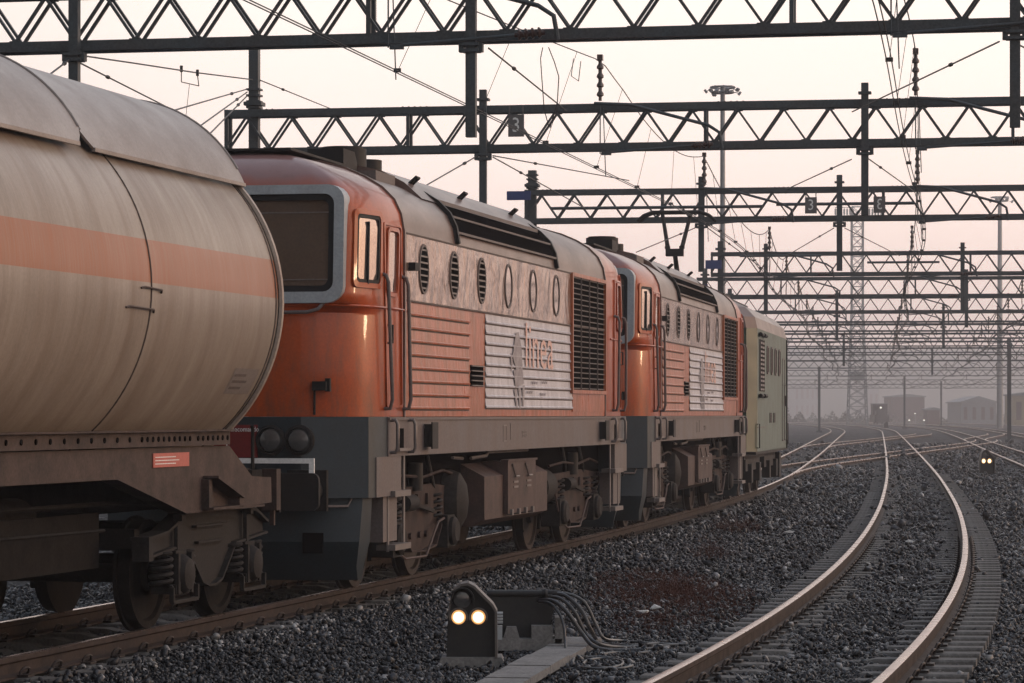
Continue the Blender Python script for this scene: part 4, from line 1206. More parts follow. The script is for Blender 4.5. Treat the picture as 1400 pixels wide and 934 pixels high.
        mb.merge_mesh(t, Matrix.Translation((-end * .05, end * 7.588, 1.53)) @ Matrix(((-end, 0, 0, 0), (0, 0, end, 0), (0, 1, 0, 0), (0, 0, 0, 1)))); mb.build('lettering', K['white'], rp, 0)
        # frame grab rails and ladder (right side)
        yl = end * 6.18
        for dy in (-.36, .36):
            mb = MB(); y = yl + dy
            mb.tube([side(y, 1.42, .01), side(y, 1.42, .07), side(y, 1.46, .09), side(y, 1.70, .09), side(y, 1.745, .07), side(y, 1.745, .01)], .019, 8); mb.build('grab_rail', K['step'], fr)
        mb = MB(); mb.bb(HW + .016, HW + .02, yl - .14, yl + .16, 1.45, 1.66); mb.build('step_recess', K['void'], fr, 0)
        mb = MB(); mb.bb(HW + .018, HW + .06, yl - .16, yl + .30, 1.43, 1.46); mb.build('step_tread', K['step'], fr, 0)
        mb = MB()
        ya, yb_ = yl - .30 * end, yl + .34 * end
        ya, yb_ = min(ya, yb_), max(ya, yb_)
        for y in (ya, yb_): mb.bar((HW - .02, y, 1.38), (HW - .02, y, .42), .018, .06, (0, 1, 0))
        for z in (1.0, .46): mb.bb(HW - .14, HW + .06, ya, yb_, z - .03, z + .03)
        mb.build('ladder', K['step'], root, 0)
    # bogies
    for yc in (-4.375, 4.375):
        b = empty('bogie', (0, yc, 0)); b.parent = root
        for w in (-1.2, 1.2): wheelset(b, w, .5)
        for sx in (-1, 1):
            x = sx * 1.12; fn = lambda u, v, d: (x + d, u, v)
            mb = MB()
            poly = [(-1.75, 1.0), (-.6, 1.02), (.7, 1.04), (1.75, .98), (1.8, .86), (1.45, .70), (1.28, .62), (1.05, .62), (.75, .36), (.25, .32), (-.35, .34), (-.75, .58), (-1.1, .62), (-1.45, .70), (-1.8, .86)]
            mb.prism(poly, fn, -.03, .03)
            bot = poly[3:] ; 
            for a, c in zip(bot, bot[1:]): mb.bar(fn(*a, .02), fn(*c, .02), .12, .022)
            for u in (-.45, 0, .45): mb.bb(x + sx * .03, x + sx * .06, u - .03, u + .03, .82, .94)
            for u in (-.3, .1, .4): mb.cyl((x + sx * .02, u, .5), (x + sx * .06, u, .5), .035, 8)
            mb.build('side_frame', K['bogie_red'], b, 20)
            for w in (-1.2, 1.2):
                mb = MB(); mb.bb(x - .12, x + .14, w - .19, w + .19, .32, .68); mb.lathe([(0, .16), (.06, .16), (.09, .12)], (x + sx * .12, w, .5), (sx, 0, 0), 18); mb.build('axle_box', K['bogie'], b)
                for dy in (-.3, .3):
                    mb = MB(); coil(mb, (x, w + dy, .62), .09, .3, 4, .02); mb.build('spring', K['black'], b)
            mb = MB(); mb.tube([(x + sx * .1, -1.7, .95), (x + sx * .12, -1.3, .40), (x + sx * .12, -.8, .28), (x + sx * .12, .1, .27), (x + sx * .12, .45, .5), (x + sx * .1, .75, .62), (x + sx * .1, 1.1, .66)], .014, 6); mb.build('sand_pipe', K['tankbox'], b)
            mb = MB(); mb.cyl((x + sx * .02, -.05, .98), (x + sx * .02, -.05, 1.28), .1, 14); mb.build('damper', K['black'], b)
            for q in ([(x, .6, 1.35), (x + sx * .05, .62, 1.1), (x, .9, .98)], [(x, -.6, 1.36), (x + sx * .05, -.64, 1.15), (x, -.4, 1.0)]):
                mb = MB(); mb.tube(q, .028, 8); mb.build('brake_hose', K['black'], b)
        for w in (-1.2, 1.2):
            for sd in (-1, 1):
                mb = MB(); mb.prism([(w + sd * .50, .25), (w + sd * .58, .3), (w + sd * .60, .62), (w + sd * .52, .66), (w + sd * .50, .5)], lambda u, v, d: (d, u, v), .74, .84); mb.bar((.79, w + sd * .58, .6), (.79, w + sd * .5, 1.1), .05, .04); mb.build('brake_block', K['black'], b)
        mb = MB(); mb.cyl((1.2, -.75, .86), (1.2, -.35, .86), .09, 12); mb.bar((1.2, -.4, .86), (1.2, .6, .74), .03, .04); mb.build('brake_cylinder', K['bogie'], b)
        mb = MB(); mb.tube([(1.17, -1.7, 1.12), (1.2, -.9, 1.16), (1.18, .2, 1.12), (1.2, 1.0, 1.18), (1.18, 1.7, 1.12)], .018, 6); mb.build('air_pipe', K['bogie_red'], b)
        mb = MB(); mb.bb(-1.0, 1.0, -.35, .35, .55, .95); mb.build('bolster', K['black'], b, 0)
    # fuel tank with battery box
    mb = MB()
    mb.prism([(-1.0, 1.28), (-1.38, 1.08), (-1.38, .58), (-1.2, .50), (1.2, .50), (1.38, .58), (1.38, 1.08), (1.0, 1.28)], lambda u, v, d: (u, d, v), -2.05, 1.55)
    ft = mb.build('fuel_tank', K['tankbox'], root, 0)
    mb = MB(); mb.bb(1.385, 1.44, -1.05, .55, .62, 1.24); mb.bb(1.0, 1.385, -1.05, .55, 1.08, 1.24); mb.bb(1.36, 1.455, -1.1, .6, 1.24, 1.265); mb.build('battery_box', K['tankbox'], ft, 0)
    mb = MB()
    for y in (-.85, -.1): 
        mb.tube([(1.45, y, 1.21), (1.47, y + .1, 1.06), (1.47, y + .3, 1.06)], .012, 6)
        for z in (.98, .92): mb.bb(1.441, 1.45, y + .1, y + .35, z, z + .025)
    for y in (-.9, -.5, -.1, .3): mb.bb(1.40, 1.47, y - .04, y + .04, .60, .67)
    mb.build('latch', K['step'], ft, 0)
    mb = MB(); mb.tube([(1.3, -2.4, 1.30), (1.3, -1.6, 1.32), (1.3, -1.5, 1.36), (1.3, .7, 1.36)], .02, 6); mb.tube([(1.25, -2.6, 1.3), (1.3, -3.3, 1.32)], .018, 6); mb.build('pipe', K['step'], ft)
    for y in (-2.75,):
        mb = MB(); mb.lathe([(-.30, .02), (-.27, .2), (-.2, .32), (-.1, .36), (.1, .36), (.2, .32), (.27, .2), (.30, .02)], (1.05, y, .82), (1, .12, 0), 28); mb.build('air_reservoir', K['bogie'], root)
    mb = MB(); mb.cyl((1.0, 2.3, .85), (1.0, 2.9, .85), .25, 20); mb.build('air_reservoir', K['bogie'], root)
    return root


def place_on(root, path, y0, y1):
    a = path.at(y0); b = path.at(y1); m = (a + b) / 2; d = b - a
    root.location = m; root.rotation_euler = (0, 0, -math.atan2(d.x, d.y))


L1 = loco_proto()
L2 = copy_tree(L1)
tag(L1, "large orange diesel locomotive coupled right behind the tank wagon, in front", "locomotive", "orange diesel locomotives")
tag(L2, "smaller looking orange diesel locomotive between the front one and the green one", "locomotive", "orange diesel locomotives")
s0 = PA.a_at(31.86)
Y = lambda s: PA.y_at(s0 + s)
place_on(L1, PA, Y(0), Y(8.75))
place_on(L2, PA, Y(16.62), Y(25.37))

# ================================================================== green electric locomotive
def green_loco():
    root = empty('electric_locomotive', (0, 0, 0))
    tag(root, "dusty green electric locomotive with raised pantograph at the far end of the train", "locomotive")
    W = 1.45; Lh = 4.9
    secs = [(1.0, W, Lh), (3.62, W, Lh - .04), (3.86, W - .06, Lh - .10), (4.08, W - .28, Lh - .3), (4.24, W - .62, Lh - .6), (4.3, .3, Lh - 1.0)]
    mbs = [MB(), MB(), MB()]
    def loop(z, w, l):
        c = .34 if w > 1 else .2
        return [(w, -l + c, z), (w, l - c, z), (w - c * .6, l, z), (-w + c * .6, l, z), (-w, l - c, z), (-w, -l + c, z), (-w + c * .6, -l, z), (w - c * .6, -l, z)]
    lp = [loop(*s_) for s_ in secs]
    for i in range(len(lp) - 1):
        for j in range(8):
            k = (j + 1) % 8
            mb = mbs[2] if i >= 1 else (mbs[0] if j in (0, 4) else mbs[1])
            mb.quadpts([lp[i][j], lp[i][k], lp[i + 1][k], lp[i + 1][j]])
    mbs[2].quadpts(lp[-1])
    body = mbs[0].build('body_side', K['greenside'], root, 0); mbs[1].build('cab_front', K['green'], root, 0); rf = mbs[2].build('roof', K['hood_roof'], root, 40)
    mb = MB(); mb.bb(-W, W, -Lh, Lh, .96, 1.02); mb.build('floor', K['black'], root, 0)
    side2 = lambda u, v, d=0.: Vector((W + d, u, v))
    fr = lambda u, v, d: Vector((u, -Lh - d, v))
    for sx in (-1, 1):
        mb = MB(); mb.ring(rrect(sx * .72, 3.03, 1.0, .95, .06), rrect(sx * .72, 3.03, .9, .85, .05), fr, -.06, .03); o = mb.build('windscreen_frame', K['green'], root, 30)
        mb = MB(); mb.plate(rrect(sx * .72, 3.03, .9, .85, .05), fr, .0, .01); mb.build('windscreen', K['glass'], o, 0)
    mb = MB(); mb.bb(W + .001, W + .006, -4.0, -2.9, 2.30, 3.40); g = mb.build('side_louvre', K['void'], root, 0)
    mb = MB()
    for k in range(12): mb.bar(side2(-4.0, 2.34 + .09 * k, .02), side2(-2.9, 2.34 + .09 * k, .02), .02, .045)
    for y in (-4.0, -3.45, -2.9): mb.bar(side2(y, 2.3, .02), side2(y, 3.4, .02), .04, .03, (1, 0, 0))
    mb.build('slats', K['step'], g, 0)
    for z in (2.2, 3.5):
        for y in (-4.0, -3.0):
            mb = MB(); mb.cyl((W + .05, y - .3, z), (W + .05, y + .3, z), .045, 8); mb.build('cable_socket', K['black'], root)
    for y in (-1.7, -.5, .7, 1.9):
        mb = MB(); mb.ring(rrect(y, 3.0, .5, .62, .1), rrect(y, 3.0, .42, .54, .08), side2, 0, .025); o = mb.build('side_window', K['frame'], root, 30)
        mb = MB(); mb.plate(rrect(y, 3.0, .43, .55, .08), side2, .002, .008); mb.build('pane', K['frame'], o, 0)
    for y, w in ((-.75, .62), (.35, .55)):
        mb = MB(); mb.bb(W + .002, W + .012, y - w / 2, y + w / 2, 1.62, 1.84); pl = mb.build('number_plate', K['black'], root, 0)
        t = text_mesh("EE" if w > .6 else "E", .2, .001); mb = MB(); mb.merge_mesh(t, Matrix.Translation((W + .0135, y, 1.73)) @ Matrix(((0, 0, 1, 0), (1.3, 0, 0, 0), (0, 1, 0, 0), (0, 0, 0, 1)))); mb.build('lettering', K['frame'], pl, 0)
    mb = MB()
    for y in (-4.56, 4.3):
        mb = MB(); mb.tube([side2(y, 1.1, 0), side2(y, 1.1, .05), side2(y, 1.6, .05), side2(y, 1.6, 0)], .013, 6); mb.build('handrail', K['black'], root)
    mb = MB(); mb.ring(rrect(3.35, 2.15, .75, 1.95, .05), rrect(3.35, 2.15, .70, 1.90, .05), side2, 0, .012); d_ = mb.build('door', K['frame'], root, 0)
    mb = MB(); mb.bar(side2(3.65, 2.0, .03), side2(3.65, 2.25, .03), .03, .03, (1, 0, 0)); mb.build('handle', K['black'], d_, 0)
    for y in (2.9, 3.85):
        mb = MB(); mb.tube([side2(y, 1.2, 0), side2(y, 1.2, .06), side2(y, 2.5, .06), side2(y, 2.5, 0)], .014, 6); mb.build('handrail', K['step'], root)
    mb = MB(); mb.bb(W + .0, W + .03, 4.38, 4.46, 1.0, 3.6); mb.build('end_strip', K['black'], root, 0)
    mb = MB(); mb.bar(side2(-4.5, 1.53, .005), side2(-2.2, 1.53, .005), .01, .02); mb.build('body_line', K['frame'], root, 0)
    for yc in (-2.6, 2.6):
        b = empty('bogie', (0, yc, 0)); b.parent = root
        for w in (-1.1, 1.1): wheelset(b, w, .55)
        for sx in (-1, 1):
            mb = MB(); mb.bb(sx * 1.1, sx * 1.2, -1.9, 1.9, .6, .9)
            for w in (-1.1, 1.1): mb.bb(sx * 1.1, sx * 1.28, w - .2, w + .2, .35, .75)
            mb.build('side_frame', K['black'], b, 0)
    mb = MB()
    for sx in (-1, 1):
        for e in (-1, 1): mb.cyl((sx * .875, e * Lh, 1.06), (sx * .875, e * (Lh + .55), 1.06), .13, 14); mb.cyl((sx * .875, e * (Lh + .52), 1.06), (sx * .875, e * (Lh + .58), 1.06), .23, 18)
    mb.bb(-1.2, 1.2, -Lh - .03, Lh + .03, .85, .96)
    mb.bb(1.1, 1.3, 4.2, 4.8, .3, .9)
    mb.build('buffer_beam', K['black'], root)
    # raised pantograph
    pg = empty('pantograph', (-.40, -3.2, 4.24)); pg.parent = root
    mb = MB(); mb.bb(-.55, .55, -.6, .6, .25, .33)
    for sx in (-1, 1):
        for sy in (-1, 1): mb.lathe([(0, .05), (.05, .09), (.08, .05), (.13, .09), (.16, .05), (.22, .08), (.25, .04)], (sx * .5, sy * .5, 0), (0, 0, 1), 10)
    mb.build('base', K['black'], pg)
    mb = MB(); mb.tube([(0, .55, .33), (0, -.35, 1.05)], [.06, .05], 8); mb.build('lower_arm', K['black'], pg)
    mb = MB(); mb.bb(-.19, .19, -.43, -.27, .96, 1.12)
    for sx in (-1, 1): mb.bb(sx * .10, sx * .21, -.40, -.30, 1.12, 1.18)
    mb.build('knee', K['black'], pg)
    for sx in (-1, 1):
        mb = MB(); mb.tube([(sx * .14, -.35, 1.08), (sx * .31, .06, 1.92)], [.05, .04], 8); mb.build('upper_arm', K['black'], pg)
    mb = MB()
    for y in (-.1, .22): mb.tube([(-.84, y, 1.74), (-.70, y, 1.86), (-.52, y, 1.93), (.52, y, 1.93), (.70, y, 1.86), (.84, y, 1.74)], .036, 8)
    for x in (-.5, .5): mb.bar((x * .8, -.1, 1.9), (x * .8, .22, 1.9), .04, .06)
    mb.build('collector_head', K['black'], pg)
    mb = MB(); mb.bb(-.6, .6, -1.2, 3.5, 4.26, 4.38); mb.bb(-.35, .35, 0, 1.6, 4.38, 4.55); mb.bb(-.9, -.6, -2, 2, 4.2, 4.34); mb.build('roof_gear', K['black'], rf, 0)
    return root


G = green_loco()
place_on(G, PA, Y(29.65 + .5 + 2.3), Y(29.65 + .5 + 7.5))

# ================================================================== overhead line gantries
ZB, ZT, ZW = 6.09, 6.86, 6.0
TRK = [('A', PA), ('B', PB), ('C', PC), ('D', PD), ('E', PE)]


def digit_sign(parent, x, y, z, txt, mirror, w=.26, h=.36):
    mb = MB(); mb.bb(x - w / 2, x + w / 2, y - .012, y + .012, z - h / 2, z + h / 2); mb.bar((x - w / 2 + .02, y, z + h / 2), (x - w / 2 + .02, y, z + h / 2 + .14), .02, .02); mb.bar((x + w / 2 - .02, y, z + h / 2), (x + w / 2 - .02, y, z + h / 2 + .14), .02, .02)
    s_ = mb.build('number_sign', K['signplate'], parent, 0)
    t = text_mesh(txt, .40, .001); mb = MB(); k = -1 if mirror else 1
    mb.merge_mesh(t, Matrix.Translation((x, y - .0145, z)) @ Matrix(((k * .75, 0, 0, 0), (0, 0, -1, 0), (0, .85, 0, 0), (0, 0, 0, 1))))
    mb.build('digit', K['white'], s_, 0)


INS = [(0, .03), (.03, .03), (.04, .065), (.055, .065), (.075, .035), (.10, .035), (.11, .065), (.125, .065), (.145, .035), (.17, .035), (.18, .065), (.195, .065), (.215, .035), (.24, .035), (.25, .065), (.265, .065), (.285, .035), (.32, .03)]


def gantry(D, label, xl, xr, posts=(), cols=(), signs=(), blue=None, guys=(), tubes=(), detail=2, slope=None, droptop=7.1, tracks=('A', 'B')):
    sl = slope if slope is not None else PA.slope(D)
    th = -math.atan(sl) * .85
    xm = (posts[0] if posts else (xl + xr) / 2)
    root = empty('overhead_gantry', (xm, D, -.22), th)
    tag(root, label, "gantry", "overhead line gantries spanning the tracks")
    c = math.cos(th); inv = root.matrix_basis.inverted()
    lx = lambda X: (X - xm) / c
    Z = .22
    pitch = .74 if D < 230 else .95 if D < 330 else 1.3
    bw = .052 if D < 150 else .062 if D < 250 else .075
    ch = .12 if D < 120 else .10 if D < 200 else .085
    mb = MB()
    a, b = lx(xl), lx(xr)
    for y in (-.125, .125):
        mb.bar((a, y, ZB + .065 + Z), (b, y, ZB + .065 + Z), .07, ch); mb.bar((a, y, ZT - .065 + Z), (b, y, ZT - .065 + Z), .07, ch)
        x = a; up = True
        k = 0
        while x < b - .02:
            x2 = min(x + pitch / 2, b)
            z0, z1 = (ZB + .12 + Z, ZT - .12 + Z) if up else (ZT - .12 + Z, ZB + .12 + Z)
            mb.bar((x, y, z0), (x2, y, z1), bw * .6, bw, (0, 1, 0))
            if D < 50: mb.box((x, y * 1.0, (z0 - .01) if up else (z0 + .01)), (.15, .018, .06))
            up = not up; x = x2; k += 1
        for x in (a + .03, b - .03): mb.bar((x, y, ZB + Z), (x, y, ZT + Z), .06, .06, (0, 1, 0))
        x = a + 3.1
        while x < b and D < 150:
            mb.bar((x, y, ZB + .1 + Z), (x, y, ZT - .1 + Z), .05, .07, (0, 1, 0)); x += 4.9
    x = a; fl = 1
    while x < b - .02 and D < 200:
        x2 = min(x + 1.4, b)
        mb.bar((x, -.13 * fl, ZB + .10 + Z), (x2, .13 * fl, ZB + .10 + Z), .04, .03); mb.bar((x, -.13 * fl, ZT - .10 + Z), (x2, .13 * fl, ZT - .10 + Z), .04, .03)
        x = x2; fl = -fl
    if D < 100:
        x = a + .4
        while x < b:
            if (int(x * 10) % 7) < 4:
                for k in range(5): mb.bb(x + k * .1, x + k * .1 + .025, -.14, -.115, ZB - .005 + Z, ZB + .03 + Z); mb.bb(x + k * .1, x + k * .1 + .025, -.14, -.115, ZT - .03 + Z, ZT + .005 + Z)
            x += 2.6
    mb.build('truss', K['steel_grey'], root, 0)
    for X in posts:
        x = lx(X); w = .115 if D < 60 else .125 if D < 150 else .15
        mb = MB(); mb.bar((x, -.26, 4.98 + Z), (x, -.26, droptop + Z), w, w * .9, (0, 1, 0))
        for z in (ZB - .12, ZB - .05, ZT + .08): mb.box((x, -.26, z + Z), (w + .09, w + .07, .035))
        for sx in (-1, 1): mb.box((x + sx * (w / 2 + .05), -.26, ZB - .085 + Z), (.06, .1, .1))
        mb.build('drop_post', K['steel_grey'], root, 0)
    for X, top in cols:
        x = lx(X); w = .16 if D < 60 else .18 if D < 200 else .28
        mb = MB(); mb.bar((x, 0, 0), (x, 0, top + Z), w, w, (0, 1, 0))
        for z in (ZB - .1, ZT + .1, 5.2): mb.box((x, 0, z + Z), (w + .14, w + .14, .06))
        for z in (6.9, 7.0, 7.1, 7.2): 
            if D < 70: mb.box((x, 0, z + Z), (w + .07, w + .07, .03))
        mb.box((x, 0, .1), (w + .35, w + .35, .25)); mb.build('column', K['steel_grey'], root, 0)
    if blue is not None:
        X, z, w, h = blue
        mb = MB(); mb.bb(lx(X) - w / 2, lx(X) + w / 2, -.52, -.48, z - h / 2 + Z, z + h / 2 + Z); mb.build('blue_plate', K['blue'], root, 0)
    for X0_, X1_, z in tubes:
        mb = MB(); mb.tube([(lx(X0_), -.30, z + Z), (lx(X1_), -.30, z + Z)], .035, 8); mb.build('registration_tube', K['steel_grey'], root)
    for X, z, txt, mir in signs: digit_sign(root, lx(X), -.33, z + Z, txt, mir)
    # registration of the contact wires
    if detail:
        for nm, pth in TRK:
            if nm not in tracks: continue
            # crossing point of the track axis with the truss
            y = D
            for _ in range(4): y = D + (pth.x(y) - xm) * math.tan(th)
            X = pth.x(y)
            if not (xl - .5 < X < xr + .5): continue
            x = lx(X) + (.32 if nm == 'A' and D < 60 else 0)
            n_ = 10 if D < 150 else 5
            mb = MB()
            mb.tube([(x - .1, -.33, ZT - .02 + Z), (x + .5, -.33, ZT - .05 + Z), (x + 1.1, -.33, ZT - .22 + Z), (x + 1.75, -.33, ZT - .40 + Z), (x + 1.93, -.33, ZB + .25 + Z), (x + 1.98, -.33, ZB - .03 + Z)], .028, n_)
            mb.tube([(x + .08, -.33, ZW + .04 + Z), (x + 1.5, -.33, ZW + .13 + Z)], .02, n_)
            mb.tube([(x, -.33, ZT + Z), (x + .0, -.33, ZW + .02 + Z)], .010, 5)
            if D < 70: mb.tube([(x + .05, -.33, ZT - .1 + Z), (x + .09, -.33, ZW - .35 + Z)], .008, 5); mb.box((x + .1, -.33, ZW + .03 + Z), (.16, .06, .06))
            r_ = mb.build('registration_arm', K['steel_grey'], root)
            mb = MB(); mb.lathe([(t * 1.1, q) for t, q in INS], (x + 1.48, -.33, ZW + .13 + Z), (1, 0, .07), 10 if D < 100 else 6); mb.build('insulator', K['insul'], r_)
            mb = MB(); mb.lathe([(t * 2.1, q * .9) for t, q in INS], (x, -.33, ZT + .02 + Z), (0, 0, 1), 10 if D < 100 else 6); mb.box((x, -.33, ZT + .72 + Z), (.09, .12, .09)); mb.build('insulator', K['insul'], r_)
    for (p, q, r) in guys:
        mb = MB(); mb.tube([inv @ P(*p), inv @ P(*q)], r, 5)
        if len(p) == 3:
            m_ = (inv @ P(*p)) * .75 + (inv @ P(*q)) * .25; d = ((inv @ P(*q)) - (inv @ P(*p))).normalized()
            mb.lathe([(0, .012), (.03, .026), (.15, .026), (.18, .012)], m_, d, 8)
        mb.build('stay_wire', K['wire'], root)
    return root


w_ = .011
gantry(33.8, "nearest lattice gantry crossing the very top of the photo", -9.5, 8.5, posts=(-.42, -5.1, 5.62), cols=((-11.5, 7.6),), tracks=('A', 'B'),
       guys=(((97, 80, 34.7), (255, 160, 47), w_), ((97, 80, 34.7), (60, 108, 30), w_), ((668, 66, 33.7), (775, 152, 47), w_), ((1366, 57, 33), (1165, 153, 47), w_), ((1384, 57, 33), (1470, 100, 40), w_)))
gantry(48.0, "second lattice gantry from the front, just above the cab of the front orange locomotive", -4.75, 12, posts=(-.43, 5.68), cols=((-4.28, 7.98),),
       signs=((.12, 6.50, "3", False), (8.42, 6.50, "3", True)), tracks=('A', 'B'),
       guys=(((655, 212, 47.8), (575, 258, 43), w_), ((674, 213, 47.8), (860, 247, 63), w_), ((674, 215, 47.8), (800, 285, 60), w_), ((1164, 218, 47), (1075, 259, 60), w_), ((1183, 214, 47), (1250, 262, 62), w_),
             ((338, 122, 48.5), (235, 152, 36), w_), ((338, 126, 48.5), (270, 175, 36), w_), ((338, 131, 48.5), (280, 190, 37), w_), ((356, 110, 48.5), (455, 150, 64), w_)))
gantry(65.4, "third lattice gantry from the front, blue plate on its left column, two number signs", .3, 15, posts=(4.25, 7.28), cols=((.46, 7.3),),
       signs=((6.66, 6.43, "3", False), (8.15, 6.43, "3", True)), blue=(.22, 6.70, .54, .2), tracks=('A', 'B'), tubes=((.9, 5.6, 6.42), (5.9, 8.9, 6.46)),
       guys=(((950, 312, 65), (870, 345, 58), .012), ((968, 312, 65), (1060, 380, 88), .012), ((1140, 312, 65), (1075, 350, 80), .012), ((1155, 312, 65), (1230, 350, 88), .012)))
gantry(91., "fourth lattice gantry from the front, with a blue plate above the second orange locomotive", 6.2, 22, posts=(7.9, 13.9), cols=((6.5, 7.2),), blue=(6.3, 6.45, .5, .27), tracks=('A', 'B', 'C'), tubes=((7.1, 9.6, 6.72), (11., 13.2, 6.5)))
SPEC = [(107., 'fifth'), (125., 'sixth'), (141., 'seventh'), (157., 'eighth'), (174., 'ninth'), (192., 'tenth'), (212., 'eleventh'), (235., 'twelfth'), (272., 'thirteenth'), (328., 'fourteenth'), (420., 'fifteenth'), (480., 'sixteenth')]
for D, nth in SPEC:
    xa = PA.x(D); xb = PB.x(D); xc = PC.x(D)
    xl = xa - (3.2 if D < 130 else 6)
    xr = max(xc + 8 + D * .05, .18 * D)
    cols = [(xl + .3, 7.2)] + {212.: [(36.1, 7.4)], 328.: [(34.6, 7.2)], 420.: [(56.4, 7.3)], 480.: [(70.4, 7.3)]}.get(D, [])
    if D > 250: cols += [(xr - .5, 7.4)]
    cand = [(xa + xb) / 2 - .6, (xb + xc) / 2 - .2, xc + 2.6, xc + 7.5]
    pick = {107.: (1,), 125.: (0, 2), 141.: (1, 3), 157.: (), 174.: (2,), 192.: (0,), 212.: (3,), 235.: (1,)}.get(D, ())
    gantry(D, f"{nth} lattice gantry from the front" + (", with a small blue plate behind the green locomotive" if D == 107. else ", far down the yard" if D < 240 else ", faint in the haze"), xl, xr,
           posts=tuple(cand[k] + random.uniform(-.5, .5) for k in pick), cols=cols, blue=(xl + .15, 6.45, .55, .27) if D == 107. else None, tracks=('A', 'B', 'C', 'D'), detail=2)

# ------------------------------------------------------------------ overhead wires
GD = [12., 33.8, 48., 65.4, 91.] + [d for d, _ in SPEC]


def catenary(pth, label, ya, yb, r=1.0, twin=True):
    root = empty('overhead_line', (0, 0, 0)); tag(root, label, "overhead wires", "overhead wires above the tracks")
    def gy_(D):
        th = math.atan(PA.slope(D)) * .85; y = D
        for _ in range(3): y = D - (pth.x(y) - PA.x(D)) * math.tan(th)
        return y - .33
    sup = [gy_(D) for D in GD]
    sup = [y for y in sup if ya <= y <= yb]
    k = lambda y: max(.9, min(2.6, y / 60.)) * r
    for off in ((-.03, .03) if twin else (0,)):
        mb = MB(); ys = [ya]
        while ys[-1] < yb: ys.append(ys[-1] + (2. if ys[-1] < 120 else 8.))
        mb.tube([pth.at(y, off + .18 * math.sin(y * .11), ZW + (.0)) for y in ys], [.0085 * k(y) for y in ys], 5); mb.build('contact_wire', K['wire'], root)
    mb = MB(); ys = [ya]; pts = []
    while ys[-1] < yb: ys.append(ys[-1] + (1. if ys[-1] < 120 else 4.))
    def mz(y):
        for a, b in zip(sup, sup[1:]):
            if a <= y <= b:
                t = (y - a) / (b - a); L_ = b - a; return (6.85 if a == sup[0] else 7.55) * (1 - t) + 7.55 * t - 4 * t * (1 - t) * (.04 if a == sup[0] else min(.75, .0016 * L_ * L_))
        return 6.85
    sh = lambda y: .32 * max(0, min(1, (62 - y) / 12)) if pth is PA else 0.
    mb.tube([pth.at(y, sh(y), mz(y)) for y in ys], [.010 * k(y) for y in ys], 5); mb.build('messenger_wire', K['wire'], root)
    for a, b in zip(sup, sup[1:]):
        n = max(2, int((b - a) / 4.2))
        for j in range(n):
            y = a + (b - a) * (j + .5) / n
            if y > 130: continue
            mb = MB(); mb.tube([pth.at(y, sh(y), mz(y)), pth.at(y, .18 * math.sin(y * .11), ZW)], .0045 * k(y), 4); mb.box(pth.at(y, .18 * math.sin(y * .11), ZW + .02), (.09, .03, .05)); mb.build('dropper', K['wire'], root)
    return root


catenary(PA, "overhead line wires running above the train", 14, 480)
catenary(PB, "overhead line wires running above the empty curving track", 14, 480)
catenary(PC, "overhead line wires above the track behind the far dwarf signal", 60, 480)
catenary(PD, "overhead line wires above the track at the right edge", 100, 480)

# feeder wires with loose hanger loops
def feeder(label, pts, r=.011, loops=()):
    root = None; mb = MB(); q = [P(*p) for p in pts]
    mb.tube(q, r, 6)
    for (px, py, D, w, h) in loops:
        a = P(px, py, D); b = P(px + w, py + w * .25, D + .4)
        mb.tube([a, a + Vector((0, 0, -h)), b + Vector((.02, 0, -h * 1.0)), b], .008, 5); mb.box(a + Vector((0, 0, .03)), (.04, .04, .09)); mb.box(b + Vector((0, 0, .03)), (.04, .04, .09))
        mb.tube([(a + b) / 2 + Vector((0, 0, -h)), (a + b) / 2 + Vector((-.05, 0, -h - .45))], .004, 4)
    o = mb.build('feeder_wire', K['wire']); tag(o, label, "feeder wire", "loose feeder wires between gantries")


feeder("feeder wire above the tank wagon carrying a square hanger loop",
       [(97, 74, 34.7), (180, 86, 38.6), (265, 99, 43), (345, 109, 48.4)], .011, [(248, 97, 42.2, 22, .16)])
feeder("bent jumper wire hanging below the nearest gantry like an upside down teardrop", [(742, 65, 37), (739, 80, 37), (741, 110, 37), (744, 150, 37.2), (750, 172, 37.3)], .007)
feeder("curved jumper wire beside the teardrop wire over the second gantry", [(750, 65, 37), (758, 85, 37.2), (764, 105, 37.3), (762, 140, 37.5), (752, 175, 37.6)], .007)
feeder("thin hanger loop wire below the nearest gantry, left of the tall insulator", [(784, 80, 40), (781, 104, 40), (791, 111, 40.3), (794, 84, 40.3)], .006)

